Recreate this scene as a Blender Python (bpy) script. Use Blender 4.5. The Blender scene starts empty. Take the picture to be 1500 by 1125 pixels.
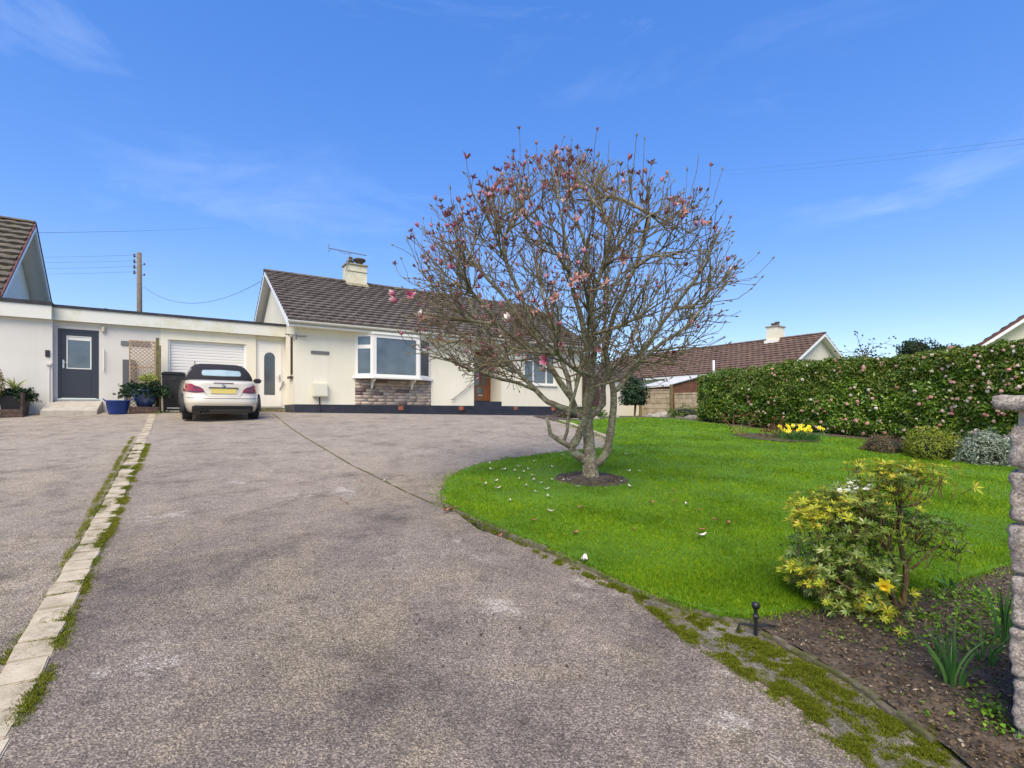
import bpy, bmesh, math, random
import numpy as np
from mathutils import Vector, Matrix, noise, kdtree
from mathutils.geometry import delaunay_2d_cdt
random.seed(7); rng = np.random.default_rng(7)
sc = bpy.context.scene; col = sc.collection
PI = math.pi; R = math.radians
F, CX, HY, CZ = 770.0, 750.0, 605.0, 1.3          # focal in photo pixels, centre column, horizon row, eye height

# ------------------------------------------------------------------ ground
def gh(x, y):
    a = -1.3 - .011*x + .079*y
    c = .03 - .015*(min(max(x, -14), 6) + 8)
    k = .035; m = min(a, c)
    return CZ + m - k*math.log(math.exp(-(a-m)/k) + math.exp(-(c-m)/k))
def at(px, py, D): return Vector(((px-CX)/F*D, D, CZ + (HY-py)/F*D))
def gp(px, py, dz=0):
    dx, dz_ = (px-CX)/F, (HY-py)/F
    lo = .3
    d = lo
    while d < 60:
        if CZ + dz_*d < gh(dx*d, d): break
        lo = d; d *= 1.03
    hi = d
    for _ in range(24):
        m = (lo+hi)/2
        if CZ + dz_*m < gh(dx*m, m): hi = m
        else: lo = m
    return Vector((dx*hi, hi, gh(dx*hi, hi)+dz))

# ------------------------------------------------------------------ object helpers
def tag(o, label=None, cat=None, group=None, kind=None):
    if label: o['label'] = label
    if cat: o['category'] = cat
    if group: o['group'] = group
    if kind: o['kind'] = kind
    return o
def thing(name, label, cat, loc=(0,0,0), rz=0, group=None, scale=1):
    o = bpy.data.objects.new(name, None); col.objects.link(o)
    o.empty_display_size = .2
    o.location = loc; o.rotation_euler = (0,0,rz); o.scale = (scale,)*3
    return tag(o, label, cat, group)
def link(name, me, parent=None):
    o = bpy.data.objects.new(name, me); col.objects.link(o)
    if parent: o.parent = parent
    return o
def dup(root, loc, rz=None, label=None, scale=None):
    r = root.copy(); col.objects.link(r); r.location = loc
    if rz is not None: r.rotation_euler = (root.rotation_euler[0], root.rotation_euler[1], rz)
    if scale: r.scale = (scale,)*3
    if label: r['label'] = label
    for ch in list(root.children):
        c = ch.copy(); col.objects.link(c); c.parent = r
        for g in ch.children:
            d = g.copy(); col.objects.link(d); d.parent = c
    return r
class MB:
    def __init__(s): s.v=[]; s.f=[]
    def add(s, vs, fs):
        n=len(s.v); s.v += [tuple(v) for v in vs]; s.f += [tuple(i+n for i in f) for f in fs]; return s
    def box(s, x0,x1,y0,y1,z0,z1):
        return s.add([(x0,y0,z0),(x1,y0,z0),(x1,y1,z0),(x0,y1,z0),(x0,y0,z1),(x1,y0,z1),(x1,y1,z1),(x0,y1,z1)],
              [(0,3,2,1),(4,5,6,7),(0,1,5,4),(1,2,6,5),(2,3,7,6),(3,0,4,7)])
    def obox(s, c, sx, sy, sz, rot=(0,0,0), jit=0):
        from mathutils import Euler
        m = Euler(rot).to_matrix(); vs=[]
        for z in (-1,1):
            for x,y in ((-1,-1),(1,-1),(1,1),(-1,1)):
                vs.append(Vector(c)+m@Vector((x*sx/2+random.uniform(-jit,jit),y*sy/2+random.uniform(-jit,jit),z*sz/2+random.uniform(-jit,jit))))
        return s.add(vs,[(0,3,2,1),(4,5,6,7),(0,1,5,4),(1,2,6,5),(2,3,7,6),(3,0,4,7)])
    def prism(s, pts, a0, a1, axis='x'):
        n=len(pts)
        def P(p,a): return (a,p[0],p[1]) if axis=='x' else ((p[0],a,p[1]) if axis=='y' else (p[0],p[1],a))
        vs=[P(p,a0) for p in pts]+[P(p,a1) for p in pts]
        return s.add(vs,[tuple(range(n))[::-1],tuple(range(n,2*n))]+[(i,(i+1)%n,n+(i+1)%n,n+i) for i in range(n)])
    def tube(s, pts, rad, n=6, cap=True):
        pts=[Vector(p) for p in pts]; k=len(pts)
        if not hasattr(rad,'__len__'): rad=[rad]*k
        up=Vector((0.13,0.31,1)).normalized(); vs=[]
        prev=None
        for i,p in enumerate(pts):
            d=(pts[min(i+1,k-1)]-pts[max(i-1,0)])
            d = d.normalized() if d.length>1e-9 else Vector((0,0,1))
            if prev is None:
                a=d.cross(up)
                if a.length<.2: a=d.cross(Vector((1,0,0)))
            else: a=prev-d*prev.dot(d)
            a.normalize(); prev=a; b=d.cross(a)
            for j in range(n):
                t=2*PI*j/n; vs.append(p+(a*math.cos(t)+b*math.sin(t))*rad[i])
        fs=[(i*n+j,i*n+(j+1)%n,(i+1)*n+(j+1)%n,(i+1)*n+j) for i in range(k-1) for j in range(n)]
        if cap: fs+=[tuple(range(n))[::-1],tuple(range((k-1)*n,k*n))]
        return s.add(vs,fs)
    def lathe(s, prof, c=(0,0,0), n=20, axis='z'):
        vs=[]
        for r,z in prof:
            for j in range(n):
                t=2*PI*j/n; x,y=r*math.cos(t),r*math.sin(t)
                p={'z':(x,y,z),'x':(z,x,y),'y':(x,z,y)}[axis]
                vs.append((p[0]+c[0],p[1]+c[1],p[2]+c[2]))
        k=len(prof)
        fs=[(i*n+j,i*n+(j+1)%n,(i+1)*n+(j+1)%n,(i+1)*n+j) for i in range(k-1) for j in range(n)]
        fs+=[tuple(range(n))[::-1],tuple(range((k-1)*n,k*n))]
        return s.add(vs,fs)
    def build(s, name, m, parent=None, smooth=False, bevel=0):
        me=bpy.data.meshes.new(name); me.from_pydata(s.v,[],s.f); me.update()
        b=bmesh.new(); b.from_mesh(me); bmesh.ops.recalc_face_normals(b,faces=b.faces)
        if bevel: bmesh.ops.bevel(b,geom=[e for e in b.edges if e.calc_face_angle(0)>.5],offset=bevel,segments=2,affect='EDGES')
        b.to_mesh(me); b.free()
        me.materials.append(m)
        if smooth:
            me.polygons.foreach_set('use_smooth',[True]*len(me.polygons))
        return link(name, me, parent)
def holed(mb, x0,x1,z0,z1,y0,y1,holes, axis='x'):
    xs=sorted({x0,x1,*[h[0] for h in holes],*[h[1] for h in holes]}); zs=sorted({z0,z1,*[h[2] for h in holes],*[h[3] for h in holes]})
    for a,b in zip(xs,xs[1:]):
        run=None
        for c,d in zip(zs,zs[1:]):
            inh=any(h[0]<=a and b<=h[1] and h[2]<=c and d<=h[3] for h in holes)
            if not inh: run=(run[0],d) if run else (c,d)
            if inh and run:
                (mb.box(a,b,y0,y1,*run) if axis=='x' else mb.box(y0,y1,a,b,*run)); run=None
        if run: (mb.box(a,b,y0,y1,*run) if axis=='x' else mb.box(y0,y1,a,b,*run))
def fast(name, verts, tris, m, parent=None, rnd=None, smooth=False):
    verts=np.asarray(verts,dtype=np.float32); tris=np.asarray(tris,dtype=np.int32); k=tris.shape[1]
    me=bpy.data.meshes.new(name); me.vertices.add(len(verts)); me.vertices.foreach_set('co',verts.ravel())
    me.loops.add(tris.size); me.loops.foreach_set('vertex_index',tris.ravel())
    me.polygons.add(len(tris)); me.polygons.foreach_set('loop_start',np.arange(0,tris.size,k,dtype=np.int32))
    if rnd is not None:
        a=me.attributes.new('rnd','FLOAT','POINT'); a.data.foreach_set('value',np.asarray(rnd,dtype=np.float32))
    me.update(calc_edges=True); me.validate()
    if smooth: me.polygons.foreach_set('use_smooth',[True]*len(me.polygons))
    me.materials.append(m)
    return link(name, me, parent)
def unit(a): return a/(np.linalg.norm(a,axis=1,keepdims=True)+1e-9)
def leaves(P, N, L, W, fold=.25, cup=.1, jit=.6, up=0.0):
    """folded leaves: P centres, N outward directions; each leaf 4 verts, 2 tris"""
    n=len(P); L=np.broadcast_to(L,(n,))[:,None]; W=np.broadcast_to(W,(n,))[:,None]
    Nn=unit(N+rng.normal(0,jit,(n,3))+np.array([0,0,up]))
    T=unit(np.cross(Nn,rng.normal(0,1,(n,3)))); B=np.cross(Nn,T)
    base=P-T*L*.5; tip=P+T*L*.5-Nn*L*cup
    lf=P+B*W*.5+Nn*W*fold; rt=P-B*W*.5+Nn*W*fold
    V=np.stack([base,rt,tip,lf],1).reshape(-1,3); i=np.arange(n)[:,None]*4
    T3=np.concatenate([np.concatenate([i,i+1,i+2],1),np.concatenate([i,i+2,i+3],1)])
    return V,T3,np.repeat(rng.random(n),4)
def blades(P, H, W, lean=.35):
    n=len(P); a=rng.random(n)*2*PI; d=np.stack([np.cos(a),np.sin(a),np.zeros(n)],1)
    b=rng.random(n)*2*PI; l=np.stack([np.cos(b),np.sin(b),np.zeros(n)],1)*(rng.random((n,1))*lean)
    H=np.broadcast_to(H,(n,))[:,None]; W=np.broadcast_to(W,(n,))[:,None]
    tip=P+(l+np.array([0,0,1.]))*H*(.6+.8*rng.random((n,1)))
    V=np.stack([P-d*W/2,P+d*W/2,tip],1).reshape(-1,3); i=np.arange(n)[:,None]*3
    return V,np.concatenate([i,i+1,i+2],1),np.repeat(rng.random(n),3)
def join(parts):
    vs,ts,rs=[],[],[]; o=0
    for v,t,r in parts: vs.append(v); ts.append(t+o); rs.append(r); o+=len(v)
    return np.concatenate(vs),np.concatenate(ts),np.concatenate(rs)
def straps(c, n, L, W, spread, seg=5, droop=.5, base=.03):
    vs=[];fs=[];rn=[]
    for _ in range(n):
        a=random.uniform(0,2*PI); l=L*random.uniform(.6,1.1); w=W*random.uniform(.7,1.2); s=spread*random.uniform(.3,1)
        d=Vector((math.cos(a),math.sin(a),0)); q=Vector((-d.y,d.x,0)); p0=Vector(c)+d*random.uniform(0,base)
        k=len(vs); r=random.random()
        tw=Vector((math.cos(a*3),math.sin(a*3),0))
        for i in range(seg+1):
            t=i/seg; p=p0+d*l*s*t*t*1.2+Vector((0,0,l*(t-droop*s*t*t)))
            ww=w*(1-t**3)*.5+.0005; vs+= [p-tw*ww,p+tw*ww]; rn+=[r,r]
        for i in range(seg):
            fs+=[(k+2*i,k+2*i+1,k+2*i+3),(k+2*i,k+2*i+3,k+2*i+2)]
    return np.array([tuple(v) for v in vs]),np.array(fs),np.array(rn)

# ------------------------------------------------------------------ materials
class NT:
    def __init__(s,name,world=False):
        if world: s.t=world.node_tree; return
        s.m=bpy.data.materials.new(name); s.m.use_nodes=True; s.t=s.m.node_tree
        s.b=s.t.nodes['Principled BSDF']; s.out=s.t.nodes['Material Output']; s.co=None
    def n(s,ty,ins=None,**kw):
        x=s.t.nodes.new(ty)
        for k,v in kw.items(): setattr(x,k,v)
        for k,v in (ins or {}).items():
            if isinstance(v,bpy.types.NodeSocket): s.t.links.new(v,x.inputs[k])
            else: x.inputs[k].default_value=v
        return x
    def coord(s):
        if not s.co: s.co=s.n('ShaderNodeTexCoord').outputs['Object']
        return s.co
    def noise(s,scale,detail=4,rough=.55,vec=None,dist=0):
        return s.n('ShaderNodeTexNoise',{'Vector':vec or s.coord(),'Scale':scale,'Detail':detail,'Roughness':rough,'Distortion':dist}).outputs[0]
    def vor(s,scale,out='Distance',vec=None,feat='F1'):
        return s.n('ShaderNodeTexVoronoi',{'Vector':vec or s.coord(),'Scale':scale},feature=feat).outputs[out]
    def ramp(s,fac,stops,interp='LINEAR'):
        r=s.n('ShaderNodeValToRGB',{0:fac}); cr=r.color_ramp; cr.interpolation=interp
        while len(cr.elements)<len(stops): cr.elements.new(.5)
        for e,(p,c) in zip(cr.elements,stops):
            e.position=p; e.color=(*c,1) if hasattr(c,'__len__') else (c,c,c,1)
        return r.outputs[0]
    def mix(s,fac,a,b,mode='MIX'):
        x=s.n('ShaderNodeMix',data_type='RGBA',blend_type=mode)
        for k,v in ((0,fac),(6,a),(7,b)):
            if isinstance(v,bpy.types.NodeSocket): s.t.links.new(v,x.inputs[k])
            else: x.inputs[k].default_value = v if k==0 else (*v,1)
        return x.outputs[2]
    def math(s,op,a,b=0,c=0):
        return s.n('ShaderNodeMath',{0:a,1:b,2:c},operation=op).outputs[0]
    def set(s,**kw):
        for k,v in kw.items():
            k=k.replace('_',' ')
            if isinstance(v,bpy.types.NodeSocket): s.t.links.new(v,s.b.inputs[k])
            else: s.b.inputs[k].default_value=(*v,1) if hasattr(v,'__len__') and len(v)==3 else v
        return s
    def bump(s,h,strength=.5,dist=.01):
        b=s.n('ShaderNodeBump',{'Height':h,'Strength':strength,'Distance':dist}); s.t.links.new(b.outputs[0],s.b.inputs['Normal']); return s
def mat(name,c,c2=None,scale=4,rough=.7,bump=0,bscale=60,metal=0,coat=0,bdist=.004,detail=4,lo=.35,hi=.65,spec=.5):
    t=NT(name)
    if c2: t.set(Base_Color=t.ramp(t.noise(scale,detail),[(lo,c),(hi,c2)]))
    else: t.set(Base_Color=c)
    t.set(Roughness=rough,Metallic=metal,Coat_Weight=coat)
    t.b.inputs['Specular IOR Level'].default_value=spec
    if bump: t.bump(t.noise(bscale,3),bump,bdist)
    return t.m
def leafmat(name,stops,rough=.5,trans=.3,spec=.4,big=None):
    t=NT(name); a=t.n('ShaderNodeAttribute',attribute_name='rnd').outputs['Fac']
    c=t.ramp(a,stops)
    if big: c=t.mix(t.ramp(t.noise(big[0],3),[(.4,0.),(.62,1.)]),c,big[1],'MULTIPLY')
    t.set(Base_Color=c,Roughness=rough); t.b.inputs['Specular IOR Level'].default_value=spec
    tr=t.n('ShaderNodeBsdfTranslucent',{'Color':c}).outputs[0]
    mx=t.n('ShaderNodeMixShader',{0:trans,1:t.b.outputs[0],2:tr}).outputs[0]
    t.t.links.new(mx,t.out.inputs[0]); return t.m
M={}
# driveway: chip aggregate in worn tarmac
def tarmac(name,c0,c1,warm,warm2=(.43,.365,.285)):
    t=NT(name); co=t.coord()
    chipv=t.n('ShaderNodeSeparateColor',{0:t.vor(185,'Color')}).outputs[0]
    fine=t.noise(300,2)
    big=t.noise(.5,5,.6,dist=.3); mid=t.noise(2.1,6,.72,dist=.3)
    base=t.mix(t.ramp(big,[(.38,0.),(.60,1.)]),c0,c1)
    base=t.mix(t.ramp(t.noise(1.1,7,.7,dist=.5),[(.45,0.),(.62,.75)]),base,warm)
    yy=t.n('ShaderNodeSeparateXYZ',{0:co}).outputs[1]; far_pale=t.ramp(t.math('ADD',t.math('MULTIPLY',yy,.07),t.math('MULTIPLY',t.noise(.4,4),.5)),[(.42,0.),(.85,.75)])  # paler tone with distance up the drive, broken by noise
    base=t.mix(far_pale,base,warm2)
    base=t.mix(1.,base,t.ramp(mid,[(.30,.52),(.47,.95),(.6,1.08)]),'MULTIPLY')
    base=t.mix(1.,base,t.ramp(t.noise(9,5,.75),[(.32,.72),(.5,1.)]),'MULTIPLY')
    pale=t.math('MULTIPLY',t.ramp(t.noise(1.7,8,.78),[(.58,0.),(.68,.75)]),t.ramp(t.noise(.45,3),[(.45,0.),(.6,1.)]))
    base=t.mix(pale,base,(.58,.53,.46))
    base=t.mix(t.ramp(t.noise(.8,8,.8),[(.66,0.),(.72,.35)]),base,(.13,.14,.04))
    sp=t.ramp(chipv,[(0.,.36),(.35,.72),(.7,1.15),(1.,2.1)])
    base=t.mix(.88,base,sp,'MULTIPLY')
    base=t.mix(t.ramp(fine,[(.42,0.),(.7,.4)]),base,(.10,.085,.09))
    t.set(Base_Color=base,Roughness=.92); t.b.inputs['Specular IOR Level'].default_value=.2
    h=t.math('ADD',t.math('MULTIPLY',chipv,.7),t.vor(95))
    t.bump(h,.7,.008); return t.m
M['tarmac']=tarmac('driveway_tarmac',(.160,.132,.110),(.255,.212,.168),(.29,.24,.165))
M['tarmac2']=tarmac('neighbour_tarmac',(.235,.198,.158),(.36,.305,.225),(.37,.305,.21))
M['concrete_slab']=mat('concrete',(.36,.32,.26),(.46,.42,.34),6,.9,.5,90)
M['field']=mat('field',(.05,.10,.02),(.07,.13,.03),.3,.9)
t=NT('lawn_soil'); c=t.ramp(t.noise(1.6,5),[(.3,(.075,.18,.004)),(.55,(.10,.24,.005)),(.75,(.13,.28,.007))]); t.set(Base_Color=c,Roughness=.9); t.bump(t.noise(70,4),1,.03); M['lawn']=t.m
M['grass']=leafmat('grass_blades',[(0,(.13,.235,.003)),(.5,(.20,.35,.004)),(.85,(.28,.42,.006)),(1,(.42,.46,.03))],.6,.35,.2,big=(1.5,(.58,.66,.5)))
M['soil']=mat('soil',(.045,.033,.022),(.12,.088,.06),14,.95,1,45,bdist=.03)
M['moss']=leafmat('moss_leaf',[(0,(.06,.07,.008)),(.5,(.13,.15,.012)),(1,(.22,.25,.02))],.8,.2,.1)
M['mossbase']=mat('moss_base',(.06,.06,.012),(.13,.14,.02),30,.95,1,160,bdist=.01)
t=NT('kerb_block'); c=t.ramp(t.noise(5,8,.7),[(.35,(.36,.30,.20)),(.65,(.56,.48,.35))]); c=t.mix(t.ramp(t.noise(3.1,9,.75),[(.50,0.),(.62,.7)]),c,(.22,.185,.11)); c=t.mix(t.ramp(t.noise(22,6,.75),[(.56,0.),(.68,.6)]),c,(.16,.13,.09)); t.set(Base_Color=c,Roughness=.9); t.bump(t.noise(80,5),.7,.006); M['sett']=t.m
t=NT('edging_concrete'); c=t.ramp(t.noise(12,7,.7),[(.35,(.12,.10,.07)),(.7,(.30,.25,.19))]); c=t.mix(t.ramp(t.noise(7,8,.75),[(.46,0.),(.56,.9)]),c,(.09,.095,.015)); t.set(Base_Color=c,Roughness=.95); t.bump(t.noise(50,6,.8),1,.015); M['edging']=t.m
t=NT('mossy_verge'); cv=t.n('ShaderNodeSeparateColor',{0:t.vor(150,'Color')}).outputs[0]; c=t.mix(.8,t.mix(t.ramp(t.noise(2.5,7,.75),[(.4,0.),(.6,1.)]),(.13,.11,.085),(.27,.235,.185)),t.ramp(cv,[(0.,.42),(.35,.78),(.7,1.1),(1.,1.75)]),'MULTIPLY'); m=t.math('MULTIPLY',t.ramp(t.noise(3.4,9,.72,dist=.3),[(.47,0.),(.56,1.)]),t.ramp(t.noise(45,4,.7),[(.36,0.),(.5,1.)])); c=t.mix(m,c,t.ramp(t.noise(60,4),[(.35,(.07,.065,.012)),(.65,(.20,.19,.022))])); t.set(Base_Color=c,Roughness=.95); t.bump(t.noise(120,6,.8),1,.012); M['verge_moss']=t.m
t=NT('wall_render_cream'); c=t.ramp(t.noise(.6,6),[(.3,(.71,.66,.51)),(.7,(.79,.745,.60))]); c=t.mix(t.ramp(t.noise(1.0,7,.7,vec=t.n('ShaderNodeMapping',{'Vector':t.coord(),'Scale':(3.2,3.2,.35)}).outputs[0]),[(.52,0.),(.78,.32)]),c,(.52,.48,.36)); t.set(Base_Color=c,Roughness=.9); t.bump(t.noise(45,4),.35,.006); M['cream']=t.m
t=NT('wall_render_white'); c=t.ramp(t.noise(.7,6),[(.3,(.57,.54,.48)),(.7,(.66,.63,.57))]); c=t.mix(t.ramp(t.noise(1.0,7,.7,vec=t.n('ShaderNodeMapping',{'Vector':t.coord(),'Scale':(3.2,3.2,.35)}).outputs[0]),[(.52,0.),(.78,.32)]),c,(.52,.48,.36)); t.set(Base_Color=c,Roughness=.9); t.bump(t.noise(45,4),.35,.006); M['white_render']=t.m
M['black']=mat('plinth_paint',(.016,.018,.028),(.028,.030,.042),3,.55,.3,40)
t=NT('fascia_paint'); c=t.mix(t.ramp(t.noise(1.1,7,.7),[(.52,0.),(.70,.7)]),(.66,.65,.58),(.50,.47,.26)); t.set(Base_Color=c,Roughness=.5); M['fascia']=t.m
M['fascia_clean']=mat('fascia_clean',(.74,.75,.76),(.82,.82,.80),3,.4)
M['felt']=mat('roof_felt',(.018,.018,.024),(.035,.035,.045),5,.8,.3)
M['upvc']=mat('upvc_white',(.74,.71,.66),rough=.25)
M['trim']=mat('painted_trim',(.78,.77,.68),rough=.4)
M['soffit']=mat('soffit_board',(.80,.77,.70),rough=.7)
def rooft(name,a,b,lich,amount=.6):
    t=NT(name); v=t.n('ShaderNodeMapping',{'Vector':t.coord(),'Scale':(3.3,3.9,3.9)}).outputs[0]
    cell=t.n('ShaderNodeSeparateColor',{0:t.vor(1.,'Color',vec=v)}).outputs[0]
    c=t.mix(cell,a,b); c=t.mix(t.ramp(t.noise(9,8,.75),[(amount-.08,0.),(amount+.08,.8)]),c,lich)
    c=t.mix(t.ramp(t.noise(40,4),[(.4,.0),(.7,.45)]),c,(a[0]*.4,a[1]*.4,a[2]*.4))
    t.set(Base_Color=c,Roughness=.9); t.bump(t.noise(60,4),.5,.006); return t.m
M['tile']=rooft('roof_tile_brown',(.085,.066,.058),(.15,.12,.105),(.34,.30,.22))
M['tile_left']=rooft('roof_tile_mossy',(.085,.068,.055),(.15,.125,.10),(.22,.19,.07),.58)
M['tile_red']=rooft('roof_tile_red',(.12,.07,.052),(.19,.12,.085),(.27,.20,.13),.64)
M['verge']=mat('verge_tile',(.10,.04,.035),(.15,.06,.05),5,.8)
# glass with something dark behind
def glass(name,c,c2,rough=.04):
    t=NT(name); t.set(Base_Color=t.ramp(t.noise(1.2,3),[(.35,c),(.65,c2)]),Roughness=rough,Coat_Weight=.6); t.b.inputs['Specular IOR Level'].default_value=.9; return t.m
M['glass']=glass('window_glass',(.045,.06,.075),(.10,.125,.14))
M['glass_dark']=glass('door_glass_dark',(.03,.032,.036),(.07,.072,.078),.15)
M['glass_net']=glass('glass_over_net',(.32,.36,.38),(.46,.50,.52),.08)
M['ashdoor']=mat('door_anthracite',(.030,.033,.045),rough=.35)
M['wooddoor']=mat('door_stained_wood',(.16,.045,.012),(.26,.08,.02),14,.35,coat=.4)
M['steel']=mat('steel',(.55,.55,.55),rough=.3,metal=1)
M['galv']=mat('galvanised',(.28,.28,.27),rough=.5,metal=.7)
M['iron']=mat('black_iron',(.012,.012,.014),rough=.45)
M['chimney']=mat('chimney_render',(.58,.53,.38),(.70,.66,.50),4,.9,.4)
M['pot']=mat('chimney_pot',(.06,.05,.045),(.13,.10,.08),20,.85)
M['slabstone']=mat('capping',(.26,.23,.13),(.38,.35,.26),12,.9)
M['terracotta']=mat('terracotta',(.30,.09,.04),(.38,.13,.06),9,.85)
M['meter']=mat('meter_box_plastic',(.66,.63,.50),rough=.5)
M['meterdark']=mat('grey_plastic',(.10,.10,.11),rough=.5)
M['oldtimber']=mat('weathered_timber',(.12,.095,.055),(.22,.18,.11),8,.85,.6,50)
M['trellis']=mat('trellis_timber',(.30,.20,.115),(.42,.29,.18),12,.8)
M['post']=mat('mossy_post',(.10,.085,.035),(.17,.15,.05),9,.9)
M['fence']=mat('fence_panel_timber',(.24,.19,.11),(.40,.33,.23),4,.85,.4,30)
M['darkwood']=mat('dark_planter_wood',(.05,.028,.022),(.10,.06,.045),9,.8)
M['bluepl']=mat('blue_plastic',(.004,.045,.26),rough=.35)
t=NT('blue_glaze'); c=t.ramp(t.noise(7,5,vec=t.n('ShaderNodeMapping',{'Vector':t.coord(),'Scale':(1,1,.3)}).outputs[0]),[(.35,(.008,.02,.07)),(.55,(.02,.06,.18)),(.75,(.12,.2,.32))]); t.set(Base_Color=c,Roughness=.18,Coat_Weight=.7); M['glaze']=t.m
M['bin']=mat('bin_plastic',(.012,.011,.012),rough=.5)
M['plaque']=mat('slate_plaque',(.10,.10,.10),(.20,.195,.185),60,.5)
M['lamp']=mat('lamp_cream',(.50,.46,.36),rough=.4)
# car
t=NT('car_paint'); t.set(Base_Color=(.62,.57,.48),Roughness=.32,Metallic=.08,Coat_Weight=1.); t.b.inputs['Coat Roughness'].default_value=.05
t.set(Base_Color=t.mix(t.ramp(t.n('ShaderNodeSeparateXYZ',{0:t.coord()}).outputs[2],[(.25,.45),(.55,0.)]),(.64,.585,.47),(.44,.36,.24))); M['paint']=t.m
M['softtop']=mat('soft_top_fabric',(.010,.009,.012),(.016,.014,.018),60,.9,.3,300)
M['carglass']=glass('car_glass',(.30,.40,.40),(.48,.58,.56))
M['carblack']=mat('car_plastic',(.02,.02,.022),rough=.55)
M['rubber']=mat('rubber',(.012,.012,.013),rough=.85,bump=.3)
t=NT('tail_lens'); t.set(Base_Color=(.30,.008,.015),Roughness=.12,Coat_Weight=1.); M['lens']=t.m
M['lensdark']=mat('tail_lens_dark',(.10,.01,.02),rough=.15,coat=1)
M['plate']=mat('plate_yellow',(.62,.50,.13),rough=.35)
M['badgeblue']=mat('badge_blue',(.02,.10,.45),rough=.2); M['badgewhite']=mat('badge_white',(.8,.8,.8),rough=.2)
M['exhaust']=mat('exhaust_metal',(.10,.09,.08),rough=.4,metal=1)
# plants
t=NT('bark_lichen'); b=t.ramp(t.noise(16,6,.7),[(.3,(.13,.10,.062)),(.7,(.28,.22,.145))])
b=t.mix(t.ramp(t.noise(8,6,.7,dist=.6),[(.49,0.),(.56,.8)]),b,(.29,.29,.17)); b=t.mix(t.ramp(t.noise(34,3),[(.55,0.),(.60,.75)]),b,(.42,.41,.33))
t.set(Base_Color=b,Roughness=.95); t.bump(t.math('ADD',t.noise(45,5,.7),t.noise(9,4)),1,.03); M['bark']=t.m
M['twig']=mat('twig_bark',(.10,.076,.045),(.20,.16,.088),14,.9)
M['bud']=mat('magnolia_bud',(.12,.10,.07),(.22,.19,.13),30,.85)
t=NT('magnolia_petal'); z=t.n('ShaderNodeSeparateXYZ',{0:t.coord()}).outputs[2]
t.set(Base_Color=t.ramp(t.math('MULTIPLY',z,11.),[(0,(.24,.03,.10)),(.4,(.46,.12,.22)),(.8,(.66,.40,.40)),(1,(.70,.52,.48))]),Roughness=.6,Subsurface_Weight=.1); M['petal']=t.m
t=NT('magnolia_petal_faded'); t.set(Base_Color=t.ramp(t.noise(30,3),[(.35,(.20,.075,.065)),(.5,(.34,.15,.13)),(.65,(.46,.32,.24))]),Roughness=.8); M['petal_old']=t.m
t=NT('magnolia_petal_pale'); z=t.n('ShaderNodeSeparateXYZ',{0:t.coord()}).outputs[2]
t.set(Base_Color=t.ramp(t.math('MULTIPLY',z,11.),[(0,(.36,.07,.14)),(.3,(.66,.40,.42)),(.7,(.78,.68,.62))]),Roughness=.6); M['petal_pale']=t.m
M['fallen']=mat('fallen_petal',(.62,.52,.46),(.78,.74,.68),30,.7)
M['fallen_brown']=mat('fallen_petal_brown',(.25,.09,.05),(.38,.17,.10),30,.8)
M['hedge']=leafmat('camellia_leaf',[(0,(.05,.10,.010)),(.5,(.115,.215,.018)),(.85,(.20,.33,.03)),(1,(.40,.43,.07))],.30,.25,.5)
M['hedge_new']=leafmat('camellia_young_leaf',[(0,(.06,.12,.015)),(.6,(.13,.20,.025)),(1,(.24,.24,.05))],.42,.35,.4)
M['hedgecore']=mat('hedge_shade_core',(.008,.012,.005),(.018,.022,.01),20,.95,1,30,bdist=.05)  # near-black: shade deep inside the foliage put into the colour
M['blossom']=leafmat('camellia_blossom',[(0,(.60,.26,.24)),(.3,(.72,.42,.38)),(.6,(.78,.62,.56)),(.85,(.80,.74,.68)),(1,(.42,.2,.08))],.6,.25,.2)
M['pieris']=leafmat('pieris_leaf',[(0,(.07,.12,.015)),(.6,(.17,.25,.03)),(1,(.36,.40,.10))],.35,.25,.5)
M['pieris_y']=leafmat('pieris_young_leaf',[(0,(.26,.32,.02)),(.5,(.46,.50,.03)),(.85,(.62,.56,.05)),(1,(.6,.36,.08))],.45,.35,.3)
M['pieris_w']=leafmat('pieris_flower',[(0,(.6,.6,.45)),(1,(.8,.8,.7))],.6,.3,.2)
M['pstem']=mat('pieris_stem',(.14,.075,.035),(.22,.13,.07),20,.85)
M['heather']=leafmat('heather_leaf',[(0,(.10,.075,.04)),(.5,(.17,.13,.07)),(1,(.24,.18,.12))],.8,.2,.1)
M['box']=leafmat('golden_shrub_leaf',[(0,(.10,.14,.015)),(.5,(.22,.27,.025)),(1,(.36,.38,.06))],.6,.25,.2)
M['silver']=leafmat('silver_shrub_leaf',[(0,(.12,.16,.10)),(.5,(.30,.35,.26)),(1,(.52,.56,.46))],.7,.2,.1)
M['rose']=leafmat('rose_shoot_leaf',[(0,(.20,.05,.035)),(.5,(.32,.12,.08)),(1,(.34,.24,.10))],.6,.3,.2)
M['conifer']=leafmat('dark_conifer_leaf',[(0,(.010,.028,.016)),(.6,(.03,.065,.03)),(1,(.07,.12,.05))],.6,.15,.2)
M['variegated']=leafmat('yellow_green_leaf',[(0,(.12,.2,.02)),(.5,(.32,.36,.06)),(1,(.55,.55,.18))],.5,.3,.2)
M['strap']=leafmat('bulb_leaf',[(0,(.05,.14,.03)),(.6,(.09,.22,.05)),(1,(.16,.3,.07))],.5,.3,.3)
M['weed']=leafmat('weed_leaf',[(0,(.10,.24,.015)),(.6,(.16,.34,.02)),(1,(.28,.42,.04))],.5,.35,.3)
M['kerbweed']=leafmat('kerb_weed',[(0,(.12,.13,.01)),(.6,(.22,.23,.015)),(1,(.34,.32,.04))],.6,.3,.2)
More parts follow.
